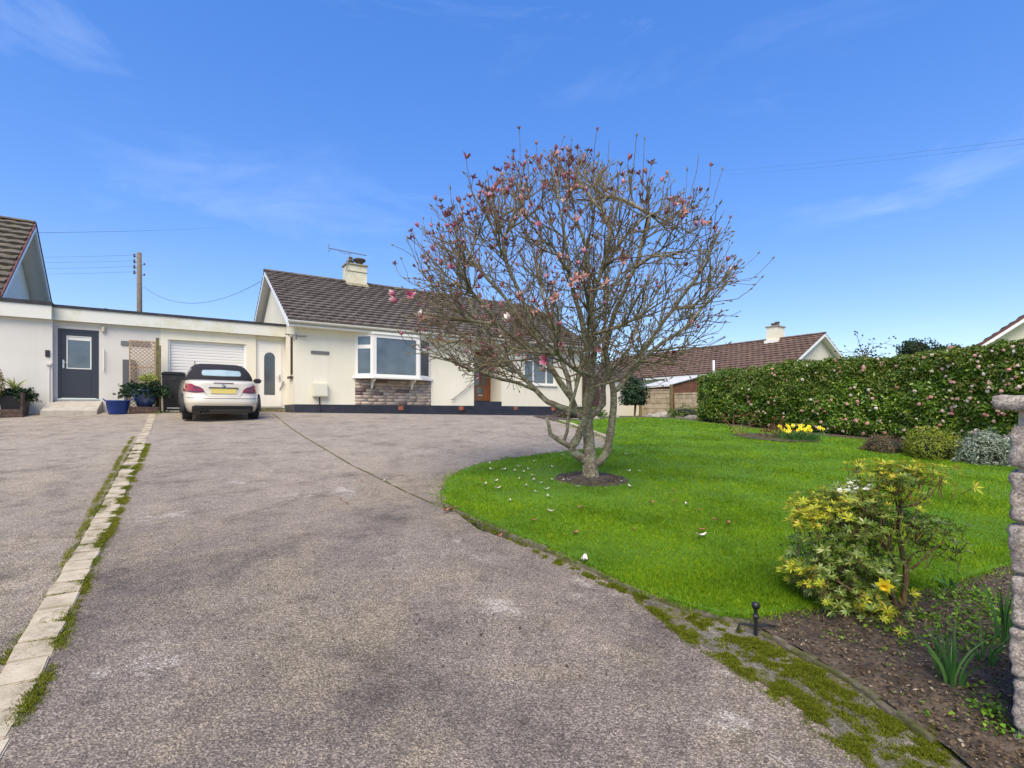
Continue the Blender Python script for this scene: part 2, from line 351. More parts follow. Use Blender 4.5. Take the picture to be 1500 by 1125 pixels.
M['litter']=leafmat('litter',[(0,(.04,.03,.02)),(.5,(.11,.075,.045)),(.9,(.22,.16,.10)),(1,(.45,.38,.28))],.9,.1,.1)
M['daff']=mat('daffodil_yellow',(.88,.74,.03),rough=.5)
M['daffc']=mat('daffodil_cup',(.88,.58,.01),rough=.5)
M['evergreen']=leafmat('evergreen_leaf',[(0,(.012,.03,.01)),(1,(.04,.075,.02))],.6,.15,.2)
t=NT('granite'); g=t.mix(.5,t.n('ShaderNodeSeparateColor',{0:t.vor(170,'Color')}).outputs[0],t.noise(120,5,.8))
c=t.ramp(g,[(0,(.11,.09,.075)),(.35,(.27,.225,.19)),(.6,(.46,.40,.345)),(1,(.76,.69,.60))]); c=t.mix(t.ramp(t.noise(5,6,.7),[(.5,0.),(.7,.6)]),c,(.20,.16,.11)); c=t.mix(t.ramp(t.noise(11,5,.7),[(.58,0.),(.66,.6)]),c,(.50,.49,.42))
t.set(Base_Color=c,Roughness=.9); t.bump(t.noise(55,6,.8),.9,.012); M['granite']=t.m
M['mortar']=mat('mortar',(.30,.27,.22),(.42,.38,.32),20,.95,.6)
M['rock']=mat('garden_stone',(.22,.19,.15),(.40,.36,.29),6,.9,.7,30)
# stone cladding: courses of random-length tinted stones
t=NT('stone_cladding'); gm=t.n('ShaderNodeAttribute',attribute_name='rnd').outputs['Fac']
c=t.ramp(gm,[(0,(.16,.11,.10)),(.14,(.17,.12,.11)),(.18,(.31,.26,.22)),(.6,(.44,.34,.26)),(.8,(.40,.35,.30)),(1,(.50,.40,.31))],'LINEAR')
c=t.mix(.5,c,t.ramp(t.noise(25,5),[(.3,.6),(.7,1.2)]),'MULTIPLY'); t.set(Base_Color=c,Roughness=.85); t.bump(t.noise(60,4),.6,.006); M['clad']=t.m

# ------------------------------------------------------------------ setting
def sheet(name, poly, m, dz, step, edge=.25, skirt=0, disp=None, kind='structure', parent=None):
    """fill a ground outline (world xy) with a triangulated sheet that follows the terrain"""
    pts=[]; n=len(poly)
    for i in range(n):
        a,b=Vector(poly[i][:2]),Vector(poly[(i+1)%n][:2]); k=max(1,int((b-a).length/edge))
        pts += [a.lerp(b,j/k) for j in range(k)]
    nb=len(pts)
    xs=[p.x for p in pts]; ys=[p.y for p in pts]
    arr=[(p.x,p.y) for p in pts]
    def inside(x,y):
        c=False; j=nb-1
        for i in range(nb):
            xi,yi=arr[i]; xj,yj=arr[j]
            if (yi>y)!=(yj>y) and x<(xj-xi)*(y-yi)/(yj-yi)+xi: c=not c
            j=i
        return c
    y=min(ys)+step/2
    while y<max(ys):
        s = step if callable(step)==False else step
        x=min(xs)+step/2
        while x<max(xs):
            X,Y=x+random.uniform(-.2,.2)*step,y+random.uniform(-.2,.2)*step
            if inside(X,Y): pts.append(Vector((X,Y)))
            x+=step
        y+=step
    out=delaunay_2d_cdt(pts,[(i,(i+1)%nb) for i in range(nb)],[],1,1e-5)
    vs=[(v.x,v.y,gh(v.x,v.y)+dz+(disp(v.x,v.y) if disp else 0)) for v in out[0]]
    fs=[tuple(f) for f in out[2]]
    mb=MB().add(vs,fs)
    if skirt:
        from collections import Counter
        ec=Counter(tuple(sorted((f[i],f[(i+1)%len(f)]))) for f in fs for i in range(len(f)))
        for (a,b),c in ec.items():
            if c==1:
                A,B=vs[a],vs[b]; mb.add([A,B,(B[0],B[1],B[2]-skirt),(A[0],A[1],A[2]-skirt)],[(0,1,2,3)])
    o=mb.build(name,m,parent,smooth=True)
    if not parent: tag(o,kind=kind)
    return o, inside
# base terrain
xs=sorted(set(list(np.arange(-20,22,1.0))+list(np.linspace(-400,-20,14))+list(np.linspace(22,400,14))))
ys=sorted(set(list(np.arange(-4,40,1.0))+list(np.linspace(-60,-4,8))+list(np.linspace(40,900,20))))
vs=[(x,y,gh(x,min(y,60))-.05-max(0,y-45)*.012) for y in ys for x in xs]; nx=len(xs)
tag(MB().add(vs,[(j*nx+i,j*nx+i+1,(j+1)*nx+i+1,(j+1)*nx+i) for j in range(len(ys)-1) for i in range(nx-1)]).build('ground',M['field'],smooth=True),kind='structure')

A=R(33.5); Tt=Vector((math.cos(A),math.sin(A),0)); Nn=Vector((-math.sin(A),math.cos(A),0)); S=1.07
P0=Vector((-6.484,15.7,0))
def tx(px,y):
    r=(px-CX)/F; Ox=P0.x+Nn.x*y; Oy=P0.y+Nn.y*y
    return (r*Oy-Ox)/(Tt.x-r*Tt.y)
def te(py,x,y): return (HY-py)/F*(P0.y+Nn.y*y+Tt.y*x)
def LW(x,y,e=0):
    p=(P0+Tt*x+Nn*y)*S; return Vector((p.x,p.y,CZ+e*S))
def LG(x,y):
    p=LW(x,y); return Vector((p.x,p.y,gh(p.x,p.y)))
def hthing(name,label,cat,x,y,group=None,ground=True):
    p=LG(x,y) if ground else LW(x,y); return thing(name,label,cat,p,A,group,S if not ground else 1)
HP=(P0*S); HLOC=(HP.x,HP.y,CZ)

kerbpx=[(229,607),(222.5,627),(215.6,643),(211,656),(184.7,720),(166.7,764),(154.7,793),(126.7,846.7),(97.8,911),(79.4,952.7),(60,996.7),(2,1104)]
kerb=[gp(*p) for p in kerbpx]
kd=(kerb[-1]-kerb[-4]).normalized(); kerb.append(kerb[-1]+kd*3)
k0=LG(tx(229,1.2),1.2)
# driveways: one sheet each, split along the kerb
back=[LG(-3.3,1.5),LG(0.2,1.5),LG(0.2,0.1),LG(12.2,.1)]
lawnpx=[(648,737),(647,722),(658,703),(678,692),(703,683),(744,675),(790,669),(833,664),(880,660),(893,652),(888,643),(868,636),(850,629),(830,622),(817,618)]
drive=[k for k in kerb]+[Vector((kerb[-1].x,-3,0)),Vector((3.6,-3,0)),Vector((3.6,.8,0))]
drive+= [gp(1420,1120),gp(1240,990),gp(1100,905),gp(960,850),gp(800,810)]+[gp(700,775),gp(660,745)]
drive=[k0]+drive+[gp(900,680),gp(960,640),gp(930,612)]+back[::-1]
def dents(x,y): return .004*noise.noise(Vector((x*1.5,y*1.5,0)))
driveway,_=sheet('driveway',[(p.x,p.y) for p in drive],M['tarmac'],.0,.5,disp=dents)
nd=[LG(-7.6,1.5),LG(-3.35,1.5),k0]+kerb+[Vector((kerb[-1].x,-3,0)),Vector((-16,-3,0)),Vector((-22,10,0))]
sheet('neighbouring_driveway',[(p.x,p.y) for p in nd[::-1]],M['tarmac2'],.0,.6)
# lawn
lawn=[gp(*p) for p in lawnpx]
edge=[(648,737),(700,763),(760,788),(820,812),(870,836),(930,864),(1000,890),(1050,905),(1092,910)]
front=[gp(*p) for p in edge]
bedline=[gp(*p) for p in [(1120,906),(1165,900),(1210,893),(1280,884),(1340,872),(1400,857),(1476,835),(1560,815),(1700,790)]]
hedgeline=[gp(1700,700),gp(1560,688),gp(1475,676),gp(1380,660),gp(1300,650),gp(1160,636),gp(1030,621)]
farl=[gp(1000,616),gp(950,613.5),gp(915,613.5),gp(880,615.5),gp(850,618)]
lp=front+bedline+hedgeline+farl+[gp(817,618)]+lawn[::-1][1:-1]
lawn_o,lin=sheet('lawn',[(p.x,p.y) for p in lp],M['lawn'],.035,.3,skirt=.09,disp=lambda x,y:.012*noise.noise(Vector((x*1.2,y*1.2,3))))
# blades, denser close by
treeb=gp(865,706)
def in_ring(x,y): return ((x-treeb.x)/.42)**2+((y-treeb.y)/.40)**2<1+.25*noise.noise(Vector((x*6,y*6,0)))
lx=[p.x for p in lp]; ly=[p.y for p in lp]
pts=[]
while len(pts)<230000:
    D=1/random.uniform(1/24,1/2.4); D=D if random.random()<.75 else random.uniform(2.4,24)
    X=random.uniform(-.16,1.1)*D
    if not lin(X,D) or in_ring(X,D): continue
    # several blades per tuft
    for _ in range(10):
        a,b=X+random.gauss(0,.03+.008*D),D+random.gauss(0,.03+.008*D)
        if lin(a,b) if random.random()<.1 else True: pts.append((a,b,gh(a,b)+.03))
P=np.array(pts); dist=P[:,1]
V,T3,rn=blades(P,.017+.0013*dist,.0024+.0010*dist,1.3)
tag(fast('grass',V,T3,M['grass'],rnd=rn),kind='stuff')
# tree ring of bare soil
vs=[];fs=[];n=40
for k,(s,z) in enumerate([(1.12,.030),(.98,.036),(.9,.030),(.6,.042),(.3,.06),(0.02,.07)]):
    for j in range(n):
        a=2*PI*j/n; x=treeb.x+.42*s*math.cos(a); y=treeb.y+.40*s*math.sin(a)
        vs.append((x,y,gh(x,y)+z+.012+(.02*noise.noise(Vector((x*14,y*14,0))) if k else -.02)))
for k in range(5):
    for j in range(n): fs.append((k*n+j,k*n+(j+1)%n,(k+1)*n+(j+1)%n,(k+1)*n+j))
tag(MB().add(vs,fs).build('bare_soil_ring',M['soil'],smooth=True),kind='structure')
# planting bed (near right), and the earth strips along hedge, house front and fence
bed=[gp(*p) for p in [(1085,912),(1165,955),(1240,995),(1300,1040),(1360,1080),(1430,1140)]]+[Vector((3.4,1.3,0)),Vector((6,3,0)),gp(1700,760)]+[p for p in bedline[::-1]]
bed_o,bin_=sheet('planting_bed',[(p.x,p.y) for p in bed],M['soil'],.022,.07,edge=.07,disp=lambda x,y:.022*noise.noise(Vector((x*7,y*7,0)))+.012*noise.noise(Vector((x*22,y*22,5))))
# soil by hedge
hs=[gp(1700,702),gp(1475,676),gp(1380,660),gp(1300,650),gp(1160,636),gp(1030,621),gp(1000,616),gp(950,613.5),gp(915,613.5),gp(880,615.5),gp(850,618),gp(817,618),gp(780,611)]
hs2=[LG(9.6,-.02),LG(12.3,0.0),Vector((2.5,27,0)),Vector((9,29,0)),Vector((14,22,0)),Vector((16,8,0))]
sheet('border_soil',[(p.x,p.y) for p in hs+hs2],M['soil'],.015,.5,disp=lambda x,y:.05*noise.noise(Vector((x*2.5,y*2.5,0))))

# ------------------------------------------------------------------ kerb of setts
def resample(pts,step):
    out=[pts[0].copy()]; acc=0
    for a,b in zip(pts,pts[1:]):
        L=(b-a).length; d=step-acc
        while d<=L: out.append(a.lerp(b,d/L)); d+=step
        acc=(L-(d-step))
    return out
kp=resample(kerb,.20); mb=MB()
for i,(a,b) in enumerate(zip(kp,kp[1:])):
    d=(b-a).normalized(); q=Vector((d.y,-d.x,0)).normalized()
    if q.x>0: q=-q
    w=.150; c=(a+b)/2+q*(w/2+random.uniform(-.006,.006)); z=gh(c.x,c.y)-.004+random.uniform(-.004,.004)
    if b.y<-1: break
    ang=math.atan2(d.y,d.x); sl=math.atan((gh(b.x,b.y)-gh(a.x,a.y))/.2)
    mb.obox((c.x,c.y,z-.02),.20-random.uniform(.008,.02),w+random.uniform(-.008,.008),.07,(random.uniform(-.03,.03),-sl+random.uniform(-.03,.03),ang+random.uniform(-.05,.05)),.003)
k=mb.build('block_kerb',M['sett'],bevel=.005)
tag(k,'row of pale sandy kerb blocks laid flat between the two driveways','kerb')
# lawn edging strips
def strip(px,w,seg,m,name,label,h=.05,lift=.02):
    pts=resample([gp(*p) for p in px],seg); mb=MB()
    for a,b in zip(pts,pts[1:]):
        d=(b-a).normalized(); c=(a+b)/2; ang=math.atan2(d.y,d.x); sl=math.atan((gh(b.x,b.y)-gh(a.x,a.y))/seg)
        mb.obox((c.x,c.y,gh(c.x,c.y)+lift-h/2+random.uniform(-.006,.006)),seg*1.02,w*random.uniform(.8,1.1),h,(random.uniform(-.08,.08),-sl,ang+random.uniform(-.04,.04)),.004)
    return tag(mb.build(name,m,bevel=.003),label,'edging')
strip([(649,740),(700,765),(760,790),(820,815),(870,839),(930,868),(1000,894),(1050,908),(1092,915),(1165,957),(1240,997),(1300,1042),(1370,1092)],.04,.075,M['edging'],'lawn_edging','crumbling low concrete edging along the drive side of the lawn and bed',.07,.022)
strip([(650,738),(648,722),(659,702),(679,691),(703,682),(744,674),(790,668),(833,663),(880,659)],.045,.12,M['edging'],'lawn_edging','concrete edging curving round the lawn tip nearest the forecourt',.07,.03)
strip([(893,650),(888,642),(868,635),(850,628),(830,621),(818,617)],.10,.3,M['sett'],'lawn_edging','short curved pale edging behind the magnolia trunk',.12,.06)

vg=[gp(*p) for p in [(790,803),(870,838),(930,864),(1000,890),(1092,911),(1165,953),(1240,993),(1300,1038),(1370,1088),(1440,1150),(1330,1190),(1260,1110),(1195,1052),(1130,1010),(1060,962),(1010,935),(968,895),(900,858),(840,830)]]
sheet('mossy_verge',[(p.x,p.y) for p in vg[::-1]],M['verge_moss'],.006,.15,edge=.06,skirt=.03,disp=lambda x,y:.005*noise.noise(Vector((x*9,y*9,2)))+dents(x,y))
# ------------------------------------------------------------------ moss
def scatter_band(px,half,n,thr,scale,side=0):
    pts=[gp(*p) for p in px]; L=[(b-a).length for a,b in zip(pts,pts[1:])]; tot=sum(L); out=[]
    tries=0
    while len(out)<n and tries<n*30:
        tries+=1
        s=random.uniform(0,tot); i=0
        while s>L[i] and i<len(L)-1: s-=L[i]; i+=1
        d=(pts[i+1]-pts[i]).normalized(); q=Vector((-d.y,d.x,0)); h=half[i] if hasattr(half,'__len__') else half
        p=pts[i]+d*s+q*(random.gauss(0,.5)*h+side*h)
        v=noise.fractal(Vector((p.x*scale,p.y*scale,7)),.7,2.1,7)
        if v>thr+(random.random()-.35)*.6: out.append((p.x,p.y,gh(p.x,p.y)+.002+max(0,min(.006,(v-thr)*.01))))
    return out
mp=scatter_band([(930,868),(975,905),(1010,930),(1060,958),(1130,1005),(1200,1050),(1300,1120),(1400,1200)],[.04,.05,.06,.06,.06,.08,.1],40000,.0,9)
mp+=scatter_band([(1010,905),(1080,935),(1150,965),(1230,1010),(1330,1065),(1430,1130)],[.07,.06,.06,.08,.14,.16],52000,.02,9,0)
mp+=scatter_band([(1100,950),(1200,1005),(1300,1070),(1400,1130)],[.1,.1,.14],22000,.05,17)
mp+=scatter_band([(800,815),(860,845),(930,872),(1000,905)],.04,7000,.12,9)
mp+=scatter_band([(650,742),(720,778),(800,815)],.03,2500,.15,9)
# moss along both sides of the kerb
kl=[(215,652),(196,690),(180,725),(160,770),(125,850),(95,915),(55,1010),(25,1065)]
mp+=scatter_band(kl,.045,22000,-.08,4)
mp+=scatter_band([(205,645),(180,690),(168,715),(150,745),(130,785),(108,825),(70,900),(30,950),(5,975)],.06,24000,-.02,3.3)
mp+=scatter_band([(229,605),(224,612)],.12,500,-.5,3)
P=np.array(mp); V,T3,rn=blades(P,.008,.005,1.4)
tag(fast('moss',V,T3,M['moss'],rnd=rn),kind='stuff')
kv=scatter_band([(213,650),(197,684),(188,708)],.05,7000,-.25,3,.8)+scatter_band([(180,728),(165,758),(150,790)],.035,5200,-.2,4,.9)
kv+=scatter_band([(200,640),(180,676),(172,695),(150,735),(138,765),(120,800),(105,830)],.032,8000,-.2,3,-1.6)
kv+=scatter_band([(120,858),(100,905),(60,990),(30,1050)],.03,900,.1,5,.8)+scatter_band([(60,918),(30,965),(5,975)],.06,900,-.2,4)
P=np.array(kv); V,T3,rn=blades(P,.009,.005,1.5)
tag(fast('weeds',V,T3,M['moss'] if False else M['kerbweed'],rnd=rn),kind='stuff')
# joint line across the drive: thin mossy crack
cr=[(400,607),(427,628),(445,640),(487,665),(515,682),(547,697),(590,719),(633,738),(652,746)]
mp=scatter_band(cr,.012,4500,-.35,5); P=np.array(mp); V,T3,rn=blades(P,.006,.006,1.2)
tag(fast('moss',V,T3,M['moss'],rnd=rn),kind='stuff')
mb=MB(); cpts=resample([gp(*p) for p in cr],.25)
for a,b in zip(cpts,cpts[1:]):
    d=(b-a).normalized(); q=Vector((-d.y,d.x,0))*.004
    mb.add([a-q+Vector((0,0,.005)),a+q+Vector((0,0,.005)),b+q+Vector((0,0,.005)),b-q+Vector((0,0,.005))],[(0,1,2,3)])
tag(mb.build('driveway_joint',M['soil']),kind='structure')

# ------------------------------------------------------------------ roof tiles
def tiles(u0,u1,eave,ridge,gauge=.27,wave=.165,amp=.022,lap=.05,axis='x'):
    """courses from eave (v,z) up to ridge (v,z); u runs along the building"""
    e=Vector(eave); r=Vector(ridge); L=(r-e).length; d=(r-e)/L; nrm=Vector((-d.y,d.x)) if (-d.y*0+d.x)>0 else Vector((d.y,-d.x))
    if nrm.y<0: nrm=-nrm
    nc=max(1,round(L/gauge)); g=L/nc; nu=max(2,int((u1-u0)/(wave/4))); us=[u0+(u1-u0)*i/nu for i in range(nu+1)]
    vs=[];fs=[]
    for c in range(nc):
        base=len(vs); off=(c%2)*wave
        for s,h in ((0,-.012),(0,lap),(1,0.0)):
            p=e+d*(g*(c+s*1.02))
            for u in us:
                w=amp*(abs(math.sin(PI*(u+off)/(wave*2)))**.6) if h>-.005 else 0
                jz=.006*noise.noise(Vector((int((u+off)/(wave*2))*1.7,c*3.1,0))) if h>0 else 0
                q=p+nrm*(h+w+jz)
                vs.append((u,q.x,q.y) if axis=='x' else (q.x,u,q.y))
        m=nu+1
        for k in (0,1):
            for i in range(nu): fs.append((base+k*m+i,base+k*m+i+1,base+(k+1)*m+i+1,base+(k+1)*m+i))
    return MB().add(vs,fs)
def ridge_tiles(u0,u1,v,z,axis='x',r=.11,step=.45):
    mb=MB(); n=8; k=int((u1-u0)/step)+1
    for i in range(k):
        a=u0+i*step; b=min(u1,a+step-.006); vs=[]
        for u,s in ((a,1.0),(b,.94)):
            for j in range(n+1):
                t=PI*j/n; p=(v+r*s*math.cos(t),z-.03+r*s*.75*math.sin(t)); vs.append((u,*p) if axis=='x' else (p[0],u,p[1]))
        mb.add(vs,[(j,j+1,n+1+j+1,n+1+j) for j in range(n)]+[tuple(range(n+1))])
    return mb

def window(parent,x0,x1,z0,z1,y,panes,gl='glass',fr='upvc',name='window',fw=.06,dep=.07,axis='x',sill=True):
    """panes: list of (xa,xb,za,zb) fractions; frame + panes are sub-parts of an opening"""
    mb=MB(); W,H=x1-x0,z1-z0
    holes=[(x0+W*a+ (fw if a==0 else fw/2),x0+W*b-(fw if b==1 else fw/2),z0+H*c+(fw if c==0 else fw/2),z0+H*d-(fw if d==1 else fw/2)) for a,b,c,d in panes]
    holed(mb,x0,x1,z0,z1,y,y+dep,holes,axis)
    o=mb.build(name,M[fr],parent,bevel=0)
    g=MB()
    for a,b,c,d in holes:
        (g.box(a-.002,b+.002,y+dep*.45,y+dep*.6,c-.002,d+.002) if axis=='x' else g.box(y+dep*.45,y+dep*.6,a-.002,b+.002,c-.002,d+.002))
    g.build('pane',M[gl],o)
    return o
def handle(parent,x,y,z,side=1,m='steel'):
    mb=MB(); mb.box(x-.018,x+.018,y-.012,y,z-.11,z+.11); mb.tube([(x,y-.01,z+.03),(x,y-.05,z+.03)],.009,8); mb.tube([(x,y-.048,z+.03),(x+.11*side,y-.048,z+.03)],.009,8)
    return mb.build('handle',M[m],parent,smooth=False)

# ------------------------------------------------------------------ main bungalow
H=thing('bungalow','cream rendered bungalow with brown tiled roof, white bay window and black plinth','bungalow',HLOC,A,scale=S)
XR=11.33; WT=2.57; PT=.262
bayx=(1.80,4.42); dl,dr=6.12,7.30; wr=(8.36,9.88,1.12,2.46)
mb=MB()
holed(mb,0,XR,PT,WT,0,.28,[(bayx[0],bayx[1],.1+PT,WT),(dl,dr,PT-.0,2.33),wr])
mb.box(bayx[0],bayx[1],.04,.28,PT,1.08)
holed(mb,.28,7.7,PT,WT,0,.28,[(.30,.62,1.17,2.34)],'y')       # left side wall
mb.box(XR-.28,XR,.28,7.7,PT,WT); mb.box(.28,XR-.28,7.42,7.7,PT,WT)
mb.box(dr-.0,dr+.14,.28,.95,PT,2.33); mb.box(dl-.14,dl,.28,.95,PT,2.33)     # porch recess
mb.box(dl,dr,.28,.95,2.33,2.45)
gab=[(-.0+.15,WT),(7.55,WT),(3.85,4.72)]
mb.prism([(.1,WT),(7.6,WT),(3.85,4.76)],.0,.25); mb.prism([(.1,WT),(7.6,WT),(3.85,4.76)],XR-.25,XR)
mb.build('wall',M['cream'],H)
mb=MB()
mb.box(-.012,XR+.012,-.012,.3,-.6,PT); mb.box(-.012,.3,.3,7.7,-.6,PT); mb.box(XR-.3,XR+.012,.3,7.7,-.6,PT)
mb.build('plinth',M['black'],H)
# roof
EY,EZ,RY,RZ=-.38,2.70,3.85,5.06
roof=tiles(-.28,XR+.28,(EY-.03,EZ+.03),(RY,RZ)).build('roof',M['tile'],H,smooth=False)
tiles(-.28,XR+.28,(2*RY-EY+.03,EZ+.03),(RY,RZ)).build('rear_slope',M['tile'],roof)
ridge_tiles(-.30,XR+.3,RY,RZ+.04).build('ridge_tile',M['tile'],roof,smooth=False)
mb=MB(); mb.prism([(EY,EZ-.05),(RY,RZ-.05),(2*RY-EY,EZ-.05),(2*RY-EY,EZ-.12),(RY,RZ-.13),(EY,EZ-.12)],-.24,XR+.24); mb.build('roof_deck',M['soffit'],roof)
for x in (-.27,XR+.235):
    MB().prism([(EY-.02,EZ-.19),(RY,RZ-.14),(2*RY-EY+.02,EZ-.19),(2*RY-EY+.02,EZ),(RY,RZ),(EY-.02,EZ)],x,x+.035).build('bargeboard',M['fascia_clean'],roof)
mb=MB(); mb.box(-.235,XR+.235,EY,EY+.03,WT-.02,EZ-.06); mb.box(-.235,XR+.235,EY+.03,-.003,WT-.02,WT); mb.build('fascia',M['trim'],roof)
mb=MB(); n=8; vs=[]
for x in (-.27,XR+.27):
    for j in range(n+1):
        t=PI+PI*j/n; vs.append((x,EY-.062+.06*math.cos(t),EZ-.0+.06*math.sin(t)+.0))
mb.add(vs,[(j,j+1,n+2+j,n+1+j) for j in range(n)]); 
for x in (-.272,XR+.268): mb.prism([(EY-.122,EZ),(EY-.10,EZ-.045),(EY-.062,EZ-.06),(EY-.02,EZ-.045),(EY-.002,EZ)],x,x+.004)
mb.build('gutter',M['trim'],H,smooth=True)
mb=MB(); mb.tube([(XR-.05,-.30,2.66),(XR-.05,-.25,2.5),(XR-.05,-.06,2.42),(XR-.05,-.05,-.1)],.034,8); mb.build('downpipe',M['oldtimber'],H,smooth=True)
# chimney
cx0,cx1=2.58,3.34
ch=MB().box(cx0,cx1,3.55,4.15,4.6,5.70).build('chimney',M['chimney'],roof)
MB().box(cx0-.05,cx1+.05,3.50,4.20,5.70,5.76).build('capping',M['slabstone'],ch,bevel=.012)
MB().prism([(3.30,4.72),(3.55,4.72),(3.55,5.02)],cx0-.04,cx1+.04).box(cx0-.05,cx1+.05,3.47,3.55,4.78,4.96).build('flashing',M['slabstone'],ch)
MB().tube([(cx0-.012,3.54,5.45),(cx1+.012,3.54,5.45)],.012,5).build('strap',M['galv'],ch)
MB().lathe([(.13,5.76),(.11,5.85),(.15,5.88),(.15,5.90),(.09,5.92),(.085,6.02),(.10,6.03),(.02,6.09)],(cx0+.20,3.85,0),16).build('chimney_pot',M['pot'],ch,smooth=True)
MB().lathe([(.12,5.76),(.11,5.86),(.14,5.89),(.24,5.98),(.25,6.0),(.20,6.04),(.10,6.07),(.02,6.08)],(cx0+.56,3.85,0),16).build('chimney_pot',M['pot'],ch,smooth=True)
# bay window
z0,z1=1.165,2.50
pl=[(bayx[0],0),(2.26,-.40),(3.80,-.40),(bayx[1],0)]
bw=MB(); gl=MB()
def panel(a,b,holes_uv,t=.06):
    a=Vector((*a,0)); b=Vector((*b,0)); d=(b-a); L=d.length; d/=L; q=Vector((-d.y,d.x,0))
    tmp=MB(); holed(tmp,0,L,z0,z1,0,t,holes_uv)
    bw.add([a+d*v[0]+q*v[1]+Vector((0,0,v[2])) for v in tmp.v],tmp.f)
    for (ua,ub,va,vb) in holes_uv:
        tmp=MB().box(ua-.002,ub+.002,t*.45,t*.6,va-.002,vb+.002); gl.add([a+d*v[0]+q*v[1]+Vector((0,0,v[2])) for v in tmp.v],tmp.f)
LL=(Vector(pl[1])-Vector(pl[0])).length; LR=(Vector(pl[3])-Vector(pl[2])).length
panel(pl[0],pl[1],[(.09,LL-.10,z0+.09,z0+.88),(.09,LL-.10,z0+1.0,z1-.07)])
panel(pl[1],pl[2],[(.10,1.54-.09,z0+.075,z1-.10)])
panel(pl[2],pl[3],[(.11,LR-.09,z0+.09,z0+.88),(.11,LR-.09,z0+1.0,z1-.07)])
for p in pl[1:3]: bw.box(p[0]-.03,p[0]+.03,p[1]-.008,p[1]+.07,z0-.003,z1+.003)
bwo=bw.build('window',M['upvc'],H); tag(bwo,'white framed projecting bay window above the stone panel'); gl.build('pane',M['glass'],bwo)
vs=[(bayx[0]-.10,0.0),(2.22,-.50),(3.86,-.50),(bayx[1]+.10,0.0)]
MB().prism(vs,1.095,1.162,'z').build('sill',M['upvc'],bwo,bevel=.006)
MB().prism([(bayx[0]-.02,.02),(2.24,-.44),(3.83,-.44),(bayx[1]+.02,.02)],z1+.004,z1+.075,'z').build('bay_roof',M['trim'],bwo)
MB().box(bayx[0]+.02,bayx[1]-.02,.9,.93,.9,2.5).build('blind',M['glass_net'],bwo)
for x in (2.33,3.70):
    MB().prism([(0.0,1.09),(-.34,1.09),(-.34,1.05),(-.12,.95),(-.05,.80),(0,.78)],x-.03,x+.03).build('bracket',M['trim'],bwo,bevel=.004)
# stone cladding below the bay: individually tinted courses
vs=[];fs=[];rn=[]; z=PT+.004; zs_=.102
while z<1.07:
    x=bayx[0]-random.uniform(0,.25)
    while x<bayx[1]:
        w=random.uniform(.22,.52); a,b=max(x,bayx[0])+.004,min(x+w,bayx[1])-.004; r=random.random()**.8
        if b>a+.02:
            d=random.uniform(.006,.02); m=MB().box(a,b,-d,.045,z+.004,min(z+zs_,1.088)-.004); o=len(vs); vs+=m.v; fs+=[tuple(i+o for i in f) for f in m.f]; rn+=[r]*8
        x+=w
    z+=zs_
clad=fast('stone_panel',np.array(vs),np.array(fs),M['clad'],H,rnd=rn)
# vents
for x in (3.32,5.59,7.93,9.75):
    v=MB().box(x-.085,x+.085,-.025,-.005,.10,.235)
    for i in range(4): v.box(x-.07+i*.038,x-.07+i*.038+.022,-.03,-.02,.12,.215)
    v.build('air_brick',M['terracotta'],H)
# name plate, meter box
MB().box(.456,.994,-.03,-.003,1.80,1.895).build('name_plate',M['plaque'],H,bevel=.004)
mo=MB().box(.49,.93,-.16,-.002,.49,.90).build('meter_box',M['meter'],H,bevel=.012)
MB().box(.52,.90,-.172,-.16,.52,.87).build('door',M['meter'],mo,bevel=.004)
MB().tube([(.70,-.05,.49),(.70,-.05,.2),(.70,-.05,0)],.02,8).build('pipe',M['black'],mo)
# front door
fd=MB(); fx0,fx1,fy=6.44,7.24,.80
fd.box(fx0,fx1,fy,fy+.05,.47,2.27)
fdo=fd.build('front_door',M['wooddoor'],H); tag(fdo,'varnished reddish wood front door')
mm=MB(); holed(mm,fx0-.09,fx1+.055,.44,2.33,fy-.02,fy+.07,[(fx0,fx1,.44,2.27)]); mm.build('door_frame',M['wooddoor'],fdo)
mm=MB()
for (a,b,c,d) in ((.14,.34,1.05,1.75),(.46,.66,1.05,1.75),(.14,.66,1.86,2.1),(.25,.55,.75,.98)):
    mm.box(fx0+a,fx0+b,fy-.008,fy+.01,c,d)
mm.build('pane',M['glass_dark'],fdo)
mm=MB(); mm.box(fx0+.3,fx0+.5,fy-.02,fy,.66,.70); mm.build('letter_plate',M['steel'],fdo)
mm=MB()
for (a,b,c,d) in ((.12,.36,1.03,1.77),(.44,.68,1.03,1.77)):
    holed(mm,fx0+a-.02,fx0+b+.02,c-.02,d+.02,fy-.014,fy,[(fx0+a,fx0+b,c,d)])
mm.build('moulding',M['wooddoor'],fdo)
MB().box(dl,fx0-.09,fy,fy+.06,PT,2.33).build('porch_side_panel',M['cream'],H)
st=MB(); st.box(dl-.0,dr,-.02,fy+.1,-.5,.43); st.box(5.65,8.6,-.42,-.015,-.6,.13); st.box(5.2,8.95,-.86,-.423,-.6,-.01); st.box(5.95,7.6,-.30,-.014,.13,.26); st.build('front_steps',M['black'],H,bevel=.008)
hr=MB(); hr.tube([(5.17,-.07,.47),(5.25,-.07,.50),(6.02,-.07,1.05),(6.1,-.07,1.07)],.018,8); 
for x,z in ((5.30,.535),(5.95,1.0)): hr.tube([(x,-.07,z),(x,-.04,z-.05),(x,0,z-.06)],.010,6)
hr.build('handrail',M['galv'],H,smooth=True)
wo=window(H,wr[0],wr[1],wr[2],wr[3],.06,[(0,.30,0,.7),(0,.30,.7,1),(.30,.72,0,1),(.72,1,0,.7),(.72,1,.7,1)])
